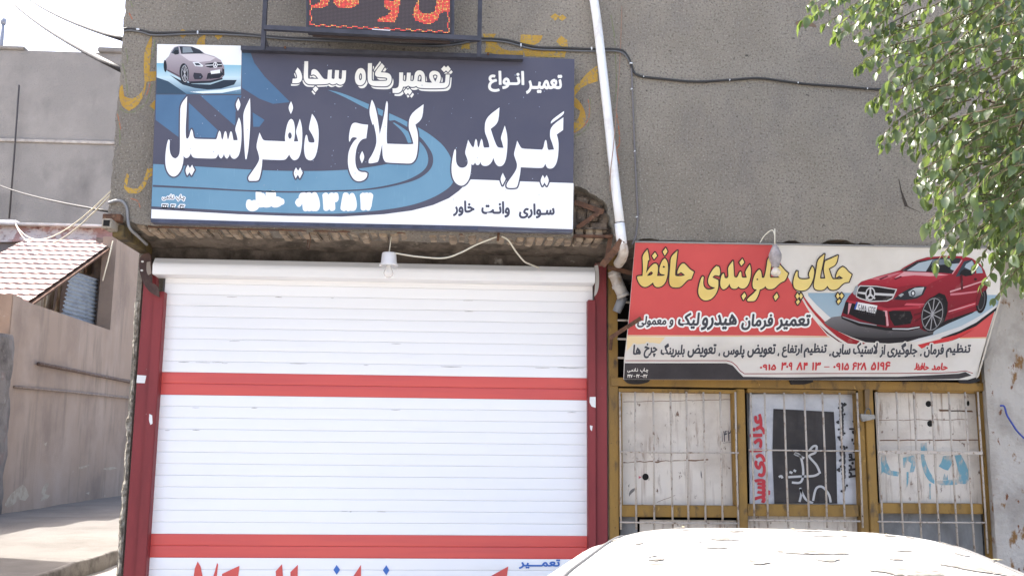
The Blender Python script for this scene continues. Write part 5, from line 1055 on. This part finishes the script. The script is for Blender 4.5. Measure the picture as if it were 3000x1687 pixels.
wirething('string', [PY(YW-.01).at(1822, 20), PY(YW-.02).at(1815, 200), PY(YW-.11).at(1800, 400), PY(YW-.11).at(1789, 500), PY(YW-.10).at(1788, 560)], .003, mat('brown_string', (.28, .18, .13), .8), 'thin brown string hanging beside the white drain pipe', 'string')
wirething('lamp_cord', [PY(YW+.06).at(1150, 740), PY(YW+.06).at(1190, 747), PY(YW+.06).at(1225, 752), PY(YW+.05).at(1300, 756), PY(YW+.03).at(1350, 740), PY(YW+.01).at(1400, 715), PY(YW-.01).at(1455, 694)], .0055, M_rope, 'pale cord sagging from the hanging lamp under the brick soffit', 'cord', 6)
wirething('lamp_cord', [PY(YW-.01).at(1470, 693), PY(YW+.02).at(1490, 705), PY(YW+.08).at(1512, 738), PY(YW+.15).at(1535, 765), PY(YW+.2).at(1550, 773), PY(YW+.3).at(1578, 784)], .0055, M_rope, 'loose end of pale cord dropping onto the shutter housing', 'cord', 6)
wirething('wire_hook', [PY(YW+.04).at(906, 682), PY(YW+.04).at(909, 700), PY(YW+.04).at(905, 728), PY(YW+.04).at(899, 724), PY(YW+.04).at(903, 702)], .003, M_rust, 'small wire loop hanging from the brick soffit', 'hook')
strip_hook = strip('hook_plate', PY(YW-.01).at(1461, 682), PY(YW-.01).at(1458, 706), .016, .006, M_rust); tag(strip_hook, 'small rusty hook plate where the pale cords meet below the sign', 'hook')
# bulbs
def clearmat(name, col, rough, alpha=.55):
    m = bpy.data.materials.new(name); m.use_nodes = True; nt = m.node_tree; b = nt.nodes['Principled BSDF']
    b.inputs['Base Color'].default_value = (*col, 1); b.inputs['Roughness'].default_value = rough
    tr = nt.nodes.new('ShaderNodeBsdfTransparent'); mx = nt.nodes.new('ShaderNodeMixShader'); mx.inputs[0].default_value = alpha
    nt.links.new(tr.outputs[0], mx.inputs[1]); nt.links.new(b.outputs[0], mx.inputs[2]); nt.links.new(mx.outputs[0], nt.nodes['Material Output'].inputs[0]); return m
M_glass = clearmat('bulb_glass', (.80, .76, .70), .12, .45); M_frost = clearmat('frosted_shade', (.82, .80, .78), .35, .72)
def bulb(name, label, pxc, ytop, ycup, ybot, yend, rc, rb, y, mcup, cup):
    pl = PY(y); t = thing(name, label, 'light bulb', pl.at(pxc, yend), 'bare bulbs over the shops')
    zt2, z1, z2, z3 = (pl.at(pxc, v).z for v in (ytop, ycup, ybot, yend)); c = pl.at(pxc, ycup)
    tube('cord', [Vector((c.x+.01, y+.02, zt2)), Vector((c.x, y, z1))], .004, M_rope, t, 6)
    h = z1-z2
    if cup: lathe('socket_cup', [(0, 0), (rc*.75, -.002), (rc*.82, -.01), (rc*.9, -h*.75), (rc*1.12, -h*.95), (rc*1.12, -h), (rc*.85, -h*.97)], Vector((c.x, y, z1)), mcup, t)
    else: lathe('socket', [(0, 0), (rc*.3, -.004), (rc*.62, -h*.2), (rc, -h*.45), (rc*.95, -h*.65), (rc*.62, -h*.92), (rc*.62, -h)], Vector((c.x, y, z1)), mcup, t)
    hb = z2-z3
    lathe('bulb', [(rb*.45, 0), (rb*.5, -hb*.15), (rb*.85, -hb*.42), (rb, -hb*.62), (rb*.8, -hb*.85), (rb*.4, -hb*.97), (0.0005, -hb)], Vector((c.x, y, z2+.004)), M_glass, t)
    tube('filament_stem', [Vector((c.x, y, z2)), Vector((c.x, y, z2-hb*.5))], [.008, .004], mat('filament_white', (.75, .72, .65), .4), t, 8)
bulb('hanging_bulb', 'bulb under a frosted cup hanging before the white shutter', 1140, 690, 740, 779, 816, .058, .034, YW+.06, M_frost, True)
bulb('hanging_bulb', 'bare bulb in a grey socket hanging before the red banner', 2270, 668, 716, 782, 812, .042, .034, YW-.12, mat('grey_socket', C(158, 150, 148), .5, .25, 30), False)
wirething('lamp_cord', [PY(YW-.02).at(2226, 712), PY(YW-.04).at(2240, 690), PY(YW-.06).at(2262, 674), PY(YW-.1).at(2270, 690)], .0035, M_rope, 'thin cord looped over the lamp at the red banner top', 'cord')
# poster behind the bars
PO = PY(.03)
ps = thing('window_poster', 'white poster with black block and red lettering behind the middle barred window', 'poster', PO.at(2350, 1478))
V = []; F = []; NX, NY = 30, 20
for j in range(NY+1):
    for i in range(NX+1):
        p = PO.at(2196+(2514-2196)*i/NX, 1154+(1476-1154)*j/NY); edge_ = min(1, min(i, NX-i)/4, j/3)
        p.y += .012*noise.noise((i*.35, j*.2, 1))*(1-edge_)-.002*edge_; V.append(p)
F = [(j*(NX+1)+i, (j+1)*(NX+1)+i, (j+1)*(NX+1)+i+1, j*(NX+1)+i+1) for j in range(NY) for i in range(NX)]
M_poster = layered('creased_white_poster', C(206, 206, 208), [(C(176, 176, 180), 5, .45, .66, (1, 1, 1), 6)], .5, .5, 9, .03)
mk('sheet', V, F, M_poster, ps, True)
M_pblk = layered('black_poster_ink', C(52, 48, 48), [(C(70, 64, 62), 4, .5, .7, (1, 1, 1), 5)], .4, .4, 9, .02)
lay('black_block', [shape([[(2265,1197),(2330,1200),(2442,1206),(2448,1300),(2452,1474),(2268,1474),(2262,1330)]])], PO, .006, M_pblk, ps)
M_pred = mat('poster_red', C(200, 58, 66), .5)
lay('lettering', [word('عزاداری', 2199, 1214, 2240, 1394, 0, 2.6, 0, True), word('سید', 2207, 1404, 2253, 1470, 0, 2.6, 0, True)], PO, .007, M_pred, ps)
M_pw = mat('poster_white', C(200, 198, 196), .5)
zC = lambda l: reg(l, 1760, 1100, .345)
ws = [[(1645,655),(1690,680),(1712,760),(1715,850),(1690,905),(1620,905)], [(1590,860),(1680,855),(1800,850),(1850,830)], [(1765,640),(1800,600),(1830,600),(1820,650),(1780,670),(1770,690),(1830,760),(1860,830)], [(1640,660),(1725,700)], [(1690,950),(1700,1000),(1685,1070)], [(1690,960),(1740,1050),(1800,1080)], [(1800,1060),(1820,970),(1850,940),(1890,950),(1935,1010),(1950,1075)], [(1600,815),(1625,825)], [(1635,800),(1655,812)], [(1510,860),(1530,850),(1540,870)]]
lay('calligraphy', [ribbon([(a.x, a.y) for a in smoothpath([Vector((*p, 0)) for p in zC(l)], 5)], 6.5) for l in ws], PO, .007, M_pw, ps)
lay('small_lettering', [word('پنجشنبه', 2450, 1180, 2478, 1290, 0, 1.6, 0, True), word('بعدشب', 2452, 1305, 2482, 1440, 0, 1.6, 0, True), word('ساعت', 2488, 1232, 2510, 1300, 0, 1.6, 0, True), word('۲۲:۳۰', 2486, 1318, 2512, 1398, 0, 1.6, 0, True)], PO, .007, mat('poster_black', C(44, 42, 46), .5), ps)
# padlock
pl_ = thing('padlock', 'grey padlock hanging on the ochre door post', 'padlock', PY(-.075).at(2545, 1232))
platepoly('body', [(2523,1212),(2562,1214),(2566,1226),(2530,1234),(2524,1224)], -.085, .03, mat('zinc_lock', C(150, 146, 138), .45, .2, 30), pl_)
tube('shackle', smoothpath([PY(-.075).at(2534, 1214), PY(-.075).at(2536, 1202), PY(-.075).at(2544, 1196), PY(-.075).at(2550, 1203), PY(-.075).at(2551, 1214)], 4), .005, mat('dark_steel', (.1, .09, .08), .4), pl_, 7)
o = wirething('blue_rope', [PY(-.16).at(2930, 1188), PY(-.17).at(2942, 1190), PY(-.17).at(2950, 1215), PY(-.17).at(2965, 1240), PY(-.17).at(2985, 1268), PY(-.16).at(3030, 1310)], .0065, mat('blue_rope_fibre', C(62, 78, 158), .7, .4, 90), 'blue rope tied round the whitewashed pillar', 'rope', 6)
# ================================================================== tree
def leafmat():
    m = bpy.data.materials.new('elm_leaf'); m.use_nodes = True; nt = m.node_tree; b = nt.nodes['Principled BSDF']
    b.inputs['Roughness'].default_value = .34; b.inputs['Specular IOR Level'].default_value = .7
    col = mixnode(nt, (.046, .072, .030), (.088, .128, .050), noisefac(nt, 22, .38, .62))
    col = mixnode(nt, col, (.032, .05, .024), noisefac(nt, 3, .5, .66))
    nt.links.new(col, b.inputs['Base Color'])
    t = nt.nodes.new('ShaderNodeBsdfTranslucent'); t.inputs[0].default_value = (.26, .36, .07, 1)
    mx = nt.nodes.new('ShaderNodeMixShader'); mx.inputs[0].default_value = .34
    nt.links.new(b.outputs[0], mx.inputs[1]); nt.links.new(t.outputs[0], mx.inputs[2]); nt.links.new(mx.outputs[0], nt.nodes['Material Output'].inputs[0]); return m
M_leaf = leafmat()
M_bark = layered('elm_bark', (.12, .095, .07), [((.05, .04, .03), 14, .45, .62, (1, 1, .3), 6)], .9, .9, 40, .02)
M_twig = mat('twig_bark', (.13, .105, .06), .8)
def leafgeo(L, w, bend):
    """pointed folded leaf along +X, tip drooping"""
    ts = (0, .18, .42, .68, .88, 1); hw = (0.0, .34, .5, .40, .18, 0)
    V = []; F = []
    for t, h in zip(ts, hw):
        z = -bend*t*t*L
        V += [Vector((t*L, -h*w, z+h*w*.30)), Vector((t*L, 0, z)), Vector((t*L, h*w, z+h*w*.30))]
    for i in range(5):
        for k in (0, 1): F.append((i*3+k, (i+1)*3+k, (i+1)*3+k+1, i*3+k+1))
    return V, F
LM = []
for L, w, bnd in ((.054, .033, .24), (.046, .029, .12), (.064, .034, .42), (.034, .023, .1)):
    V, F = leafgeo(L, w, bnd); me = bpy.data.meshes.new('leaf'); me.from_pydata([tuple(v) for v in V], [], F); me.materials.append(M_leaf)
    for p in me.polygons: p.use_smooth = True
    LM.append((me, V, F))
TY = -2.75                                       # the crown hangs about 1.8 m before the wall
trunk_base = Vector((3.05, -2.9, 0))
tree = thing('elm_tree', 'leafy green elm whose drooping twigs hang over the right of the wall', 'tree', trunk_base)
tp = [trunk_base, trunk_base+Vector((-.03, .05, 1.2)), trunk_base+Vector((.04, .1, 2.4)), trunk_base+Vector((0, .15, 3.6)), trunk_base+Vector((.1, .2, 5.2))]
tube('trunk', smoothpath(tp, 5), [.17-.006*i for i in range(21)], M_bark, tree, 12)
leaves = []; TW = ([], [])
def crown_ok(px, py, soft=0):
    lim = [(0, 2330), (60, 2350), (110, 2440), (160, 2520), (200, 2500), (260, 2560), (300, 2545), (360, 2610), (420, 2565), (470, 2680), (550, 2680), (620, 2690), (680, 2690), (720, 2770), (755, 2900), (820, 2935), (870, 2975), (920, 3020), (1000, 3120)]
    for (y0, x0), (y1, x1) in zip(lim, lim[1:]):
        if y0 <= py <= y1: return px > x0+(x1-x0)*(py-y0)/(y1-y0)+soft
    return py < 0 and px > 2300
def twig(base, tip, droop, dens=1.0, r=.004):
    d = tip-base; n = max(6, int(d.length/.027*dens)); pts = []
    for i in range(n+1):
        t = i/n; pts.append(base.lerp(tip, t)+Vector((0, 0, droop*4*t*(1-t)*d.length*.25))+Vector(noise.noise_vector(base*3+Vector((t*2, 0, 0))))*.025*t)
    tubegeo(pts[::2]+[pts[-1]], [r*(1-.7*i/len(pts[::2])) for i in range(len(pts[::2])+1)], 5, False, TW[0], TW[1])
    for i in range(1, n+1):
        dirv = (pts[i]-pts[i-1]).normalized(); side = dirv.cross(Vector((0, 0, 1))).normalized()*(1 if i % 2 else -1)
        for _ in range(1 if i < n else 2):
            ax = (dirv*random.uniform(.25, .9)+side*random.uniform(.2, 1.0)+Vector((0, 0, -random.uniform(.25, 1.25)))).normalized()
            leaves.append((pts[i], ax, random.uniform(-1.1, 1.1), random.choice((0, 0, 1, 1, 2, 3)), random.uniform(.8, 1.22)))
# drooping twigs whose tips show against the wall (tip, base in the photo, on a real plane)
for tip, bas in (((2358,58),(2545,-20)),((2400,40),(2560,-30)),((2425,72),(2600,-10)),((2452,108),(2640,15)),((2505,200),(2700,120)),((2520,150),(2700,60)),((2552,297),(2760,190)),((2515,195),(2680,140)),((2575,420),(2800,300)),((2590,390),(2790,290)),((2615,330),(2800,240)),((2560,285),(2700,210)),((2688,520),(2880,420)),((2700,560),(2880,480)),((2680,545),(2850,500)),((2697,585),(2900,520)),((2700,668),(2880,590)),((2745,705),(2910,630)),((2730,660),(2880,570)),((2738,764),(2880,680)),((2770,755),(2900,660)),((2860,770),(2960,670)),((2640,400),(2800,350)),((2700,440),(2860,330)),((2880,835),(2990,720)),((2925,880),(3020,760)),((2940,830),(3040,700)),((2910,760),(3020,640))):
    y = TY+random.uniform(-.25, .25)
    twig(PY(y+.1).at(*bas), PY(y).at(*tip), .35, 1.15)
    leaves_n = len(leaves)
cnt = 0; tries = 0
while cnt < 640 and tries < 20000:
    tries += 1
    px, py = random.uniform(2330, 3200), random.uniform(-160, 900)
    if not crown_ok(px, py, 15): continue
    depth = max(0, min(1, (px-2450)/500))
    if random.random() > .35+.65*depth: continue
    y = TY+random.uniform(-.35-.35*depth, .30+.55*depth)
    tip = PY(y).at(px, py); L = random.uniform(.18, .42)
    base = tip+Vector((random.uniform(.55, 1.0), random.uniform(-.4, .4), random.uniform(.2, .7))).normalized()*L
    twig(base, tip, .3, .95); cnt += 1
for k in range(150):                             # the thick shaded side of the crown at the right
    px, py = random.uniform(2890, 3180), random.uniform(280, 890)
    if not crown_ok(px, py, 10): continue
    tip = PY(TY+random.uniform(.1, 1.2)).at(px, py); twig(tip+Vector((random.uniform(.5, 1), random.uniform(-.4, .4), random.uniform(.2, .7))).normalized()*random.uniform(.2, .4), tip, .3, 1.1)
mk('twigs', TW[0], TW[1], M_twig, tree, True)['kind'] = 'stuff'
for k in range(6):                               # limbs that carry the twigs
    a = tp[2].lerp(tp[3], random.random()); e = PY(TY+random.uniform(.1, .5)).at(random.uniform(2880, 3020), random.uniform(-80, 520))
    tube('limb', smoothpath([a, a.lerp(e, .5)+Vector((0, 0, .25)), e], 6), [.030-.0021*i for i in range(13)], M_bark, tree, 7)
def leafmatrix(l):
    p, ax, roll, kind, s = l
    z = Vector((0, 0, 1)); yv = z.cross(ax)
    yv = yv.normalized() if yv.length > 1e-3 else Vector((0, 1, 0)); zv = ax.cross(yv).normalized()
    c, sn = math.cos(roll), math.sin(roll); y2 = yv*c+zv*sn; z2 = zv*c-yv*sn
    return Matrix(((ax.x*s, y2.x*s, z2.x*s, p.x), (ax.y*s, y2.y*s, z2.y*s, p.y), (ax.z*s, y2.z*s, z2.z*s, p.z), (0, 0, 0, 1)))
near = sorted(range(len(leaves)), key=lambda i: (leaves[i][0]-CAMP).length - (0.8 if i < leaves_n else 0))
pick = set(near[:300]); V = []; F = []
for i, l in enumerate(leaves):
    M = leafmatrix(l); me, lv, lf = LM[l[3]]
    if i in pick:
        o = bpy.data.objects.new('leaf', me); COL.objects.link(o); o.parent = tree; o.matrix_parent_inverse = Matrix.Translation(-WLOC[tree]); o.matrix_basis = M
    else:
        b = len(V); V += [M @ v for v in lv]; F += [tuple(b+j for j in f) for f in lf]
mk('foliage', V, F, M_leaf, tree, True)['kind'] = 'stuff'

# ================================================================== white car in front
carE = bpy.data.objects.new('white_car', None); COL.objects.link(carE); tag(carE, 'dusty white hatchback parked nose to the shops with fallen leaves on its roof', 'car')
CH_ = YAW+math.atan((2151-1500)/FPX)              # heading, measured from +Y towards +X
dirc = Vector((math.sin(CH_), math.cos(CH_), 0)); rgt = Vector((math.cos(CH_), -math.sin(CH_), 0))
CARO = CAMP + dirc*3.05 + rgt*.15; CARO.z = 0
carE.matrix_world = Matrix(((rgt.x, dirc.x, 0, CARO.x), (rgt.y, dirc.y, 0, CARO.y), (0, 0, 1, 0), (0, 0, 0, 1)))
M_car = layered('dusty_white_paint', (.70, .70, .69), [((.34, .33, .31), 1.6, .40, .62, (1, 1, 1), 8), ((.16, .15, .13), 5, .62, .68, (1, 2.5, 1), 8), ((.09, .08, .06), 9, .69, .72, (1, 2.2, 1), 6), ((.20, .19, .17), 60, .60, .70, (1, 1, 1), 3)], .33, 0, 1, .01, .5)
M_cglass = mat('dark_window_glass', (.03, .035, .04), .08, spec=.8); M_rubber = mat('black_rubber', (.02, .02, .02), .7)
def cpart(name, V, F, m, smooth=True, par=None):
    me = bpy.data.meshes.new(name); me.from_pydata([tuple(v) for v in V], [], F); me.materials.append(m)
    if smooth:
        for p in me.polygons: p.use_smooth = True
    o = bpy.data.objects.new(name, me); COL.objects.link(o); o.parent = par or carE; return o
RH = 1.425
# roof: crowned panel, y forward
NX, NY = 28, 30; V = []; ry0, ry1 = -.95, 1.12
def roofz(u, v):
    """u across -1..1, v along 0..1"""
    z = RH - .016*u*u - .060*abs(u)**7 - .055*max(0, (v-.72)/.28)**2.2 - .05*max(0, (.25-v)/.25)**2
    return z
def roofw(v): return .64 - .05*max(0, (v-.6)/.4)**2 - .03*max(0, (.3-v)/.3)**2
for j in range(NY+1):
    v = j/NY
    for i in range(NX+1):
        u = -1+2*i/NX; yy = ry0+(ry1-ry0)*v - (.09*u*u if v > .9 else .09*u*u*max(0, (v-.5)/.5))
        V.append((u*roofw(v), yy, roofz(u, v)))
F = [(j*(NX+1)+i, j*(NX+1)+i+1, (j+1)*(NX+1)+i+1, (j+1)*(NX+1)+i) for j in range(NY) for i in range(NX)]
roof = cpart('roof', V, F, M_car)
rail = {}
for s in (-1, 1):
    e = [Vector(V[j*(NX+1)+(NX if s > 0 else 0)]) for j in range(NY+1)]; rail[s] = e
    v2, f2 = tubegeo([p+Vector((s*.012, 0, -.006)) for p in e], .013, 8); cpart('drip_rail', v2, f2, M_car)
    v2, f2 = tubegeo([p+Vector((s*.034, 0, -.034)) for p in e], .011, 8); cpart('window_seal', v2, f2, M_rubber)
# side windows and pillars down to the belt line
BZ = .93
def belt(y): return .80 - .02*abs(y)
for s in (-1, 1):
    e = rail[s]; V = []; n = len(e)
    for p in e: V += [p+Vector((s*.006, 0, -.012)), Vector((s*(belt(p.y)-.03), p.y*1.0, BZ))]
    cpart('side_window', V, [(2*i, 2*i+2, 2*i+3, 2*i+1) for i in range(n-1)], M_cglass)
    for yy in (-.78, .02):
        j = min(range(n), key=lambda k: abs(e[k].y-yy)); a = e[j]; b = Vector((s*(belt(yy)-.03), yy, BZ)); nn = Vector((s*.012, 0, .004))
        cpart('pillar', [a+nn+Vector((0, -.035, 0)), a+nn+Vector((0, .035, 0)), b+nn+Vector((0, .045, 0)), b+nn+Vector((0, -.045, 0))], [(0, 1, 2, 3)], M_car, False)
    a = e[-1]; b = Vector((s*.74, 1.78, BZ)); v2, f2 = tubegeo([a, a.lerp(b, .5)+Vector((0, 0, .015)), b], .028, 8); cpart('pillar', v2, f2, M_car)
    a = e[0]; b = Vector((s*.74, -1.42, BZ)); v2, f2 = tubegeo([a, b], .03, 8); cpart('pillar', v2, f2, M_car)
fr1 = [Vector((-1+2*i/NX, 0, 0)) for i in range(NX+1)]
V = []
for i in range(NX+1):
    u = -1+2*i/NX; p = Vector((u*roofw(1), ry1-.09*u*u, roofz(u, 1)-.006)); V += [p, Vector((u*.74, 1.78-.10*u*u, BZ))]
cpart('windscreen', V, [(2*i, 2*i+1, 2*i+3, 2*i+2) for i in range(NX)], M_cglass)
V = []
for i in range(NX+1):
    u = -1+2*i/NX; p = Vector((u*roofw(0), ry0, roofz(u, 0)-.006)); V += [p, Vector((u*.74, -1.42+.08*u*u, BZ))]
cpart('rear_window', V, [(2*i, 2*i+2, 2*i+3, 2*i+1) for i in range(NX)], M_cglass)
# lower body as a loft
st_ = [(-1.72, .62, .62, .42), (-1.66, .72, .86, .30), (-1.45, .78, .925, .24), (-.9, .81, .935, .22), (0, .82, .94, .22), (.9, .82, .935, .22), (1.5, .81, .925, .22), (1.85, .80, .90, .24), (2.3, .77, .84, .26), (2.62, .70, .74, .30), (2.70, .60, .60, .40)]
V = []; NSG = 16
for y, w, zt_, zb2 in st_:
    for k in range(NSG):
        t = 2*math.pi*k/NSG; cx_, sz = math.cos(t), math.sin(t); px_ = w*(abs(cx_)**.45)*(1 if cx_ >= 0 else -1); pz_ = (zt_+zb2)/2+(zt_-zb2)/2*(abs(sz)**.45)*(1 if sz >= 0 else -1); V.append((px_, y, pz_))
F = [(j*NSG+k, (j+1)*NSG+k, (j+1)*NSG+(k+1) % NSG, j*NSG+(k+1) % NSG) for j in range(len(st_)-1) for k in range(NSG)]+[tuple(range(NSG)), tuple(len(V)-1-k for k in range(NSG))]
body = cpart('body', V, F, M_car)
for s in (-1, 1):
    for yy in (-1.0, 1.75):
        v2, f2 = tubegeo([Vector((s*.66, yy, .29)), Vector((s*.83, yy, .29))], .29, 24); w_o = cpart('wheel', v2, f2, M_rubber, False)
        v2, f2 = tubegeo([Vector((s*.80, yy, .29)), Vector((s*.838, yy, .29))], .18, 16); cpart('rim', v2, f2, mat('rim_grey', (.4, .4, .42), .35, metal=.8), False, w_o)
    bm = bmesh.new(); boxbm(bm, min(s*.55, s*.74), max(s*.55, s*.74), -1.735, -1.69, .60, .76, .015); me = bpy.data.meshes.new('tail_light'); bm.to_mesh(me); bm.free(); me.materials.append(mat('tail_red', (.35, .02, .02), .2)); o = bpy.data.objects.new('tail_light', me); COL.objects.link(o); o.parent = carE
    bm = bmesh.new(); boxbm(bm, min(s*.45, s*.66), max(s*.45, s*.66), 2.64, 2.705, .58, .70, .015); me = bpy.data.meshes.new('headlight'); bm.to_mesh(me); bm.free(); me.materials.append(mat('lamp_clear', (.7, .7, .7), .1)); o = bpy.data.objects.new('headlight', me); COL.objects.link(o); o.parent = carE
v2, f2 = tubegeo([Vector((-roofw(v)*.90, ry0+(ry1-ry0)*v-.06*max(0, (v-.5)/.5), roofz(-.90, v)+.001)) for v in [k/30 for k in range(31)]], .006, 6); cpart('roof_seam', v2, f2, mat('seam_grey', (.12, .12, .12), .6), True, roof)
v2, f2 = tubegeo([Vector((roofw(v)*.90, ry0+(ry1-ry0)*v-.06*max(0, (v-.5)/.5), roofz(.90, v)+.001)) for v in [k/30 for k in range(31)]], .006, 6); cpart('roof_seam', v2, f2, mat('seam_grey', (.12, .12, .12), .6), True, roof)
# fallen leaves and dirt on the roof
V = []; F = []
for k in range(16):
    v = random.uniform(.25, .98); u = random.uniform(-.92, .92); me, lv, lf = LM[random.choice((1, 3))]
    yy = ry0+(ry1-ry0)*v - .09*u*u*max(0, (v-.5)/.5); p = Vector((u*roofw(v), yy, roofz(u, v)+.006)); a = random.uniform(0, 6.28); s = random.uniform(.4, .8)
    b = len(V); V += [p+Vector((q_.x*math.cos(a)-q_.y*math.sin(a), q_.x*math.sin(a)+q_.y*math.cos(a), abs(q_.z)*.6))*1.0 if False else p+Vector(((q_.x*math.cos(a)-q_.y*math.sin(a))*s, (q_.x*math.sin(a)+q_.y*math.cos(a))*s, abs(q_.z)*.5*s)) for q_ in lv]; F += [tuple(b+j for j in f) for f in lf]
cw = carE.matrix_world
V2 = []; F2 = []
for k in range(34):                              # dried splashes and dust streaks
    v = random.uniform(.2, .97); u = random.uniform(-.93, .93); L_ = random.uniform(.010, .045)*random.choice((.6, 1, 1, 2.2)); W_ = random.uniform(.006, .03); a0_ = random.uniform(-.4, .4); b = len(V2); n = 14
    for i in range(n):
        t = 2*math.pi*i/n; rr = 1+.45*noise.noise((k*3.1, math.cos(t)*1.5, math.sin(t)*1.5)); x = u*roofw(v)+(L_*math.cos(t)*math.cos(a0_)-W_*math.sin(t)*math.sin(a0_))*rr; y_ = ry0+(ry1-ry0)*v-.09*u*u*max(0, (v-.5)/.5)+(L_*math.cos(t)*math.sin(a0_)+W_*2.5*math.sin(t)*math.cos(a0_))*rr
        uu = max(-1, min(1, x/roofw(v))); v_ = max(0, min(1, (y_-ry0+.09*u*u*max(0, (v-.5)/.5))/(ry1-ry0))); V2.append(cw @ Vector((x, y_, roofz(uu, v_)+.0025)))
    F2.append(tuple(b+i for i in range(n)))
o = mk('dust_smudges', V2, F2, layered('dried_dust', (.20, .19, .17), [((.12, .11, .095), 30, .45, .6, (1, 1, 1), 6), ((.5, .49, .47), 45, .52, .6, (1, 1, 1), 5)], .9)); tag(o, 'dried dust smudges and splashes on the white car roof', 'dust', None, 'stuff')
o = mk('fallen_leaves', [cw @ Vector(v) for v in V], F, mat('dry_leaf', (.42, .34, .18), .8, .4, 40)); tag(o, 'dry yellow leaves scattered on the roof of the white car', 'leaves', None, 'stuff')
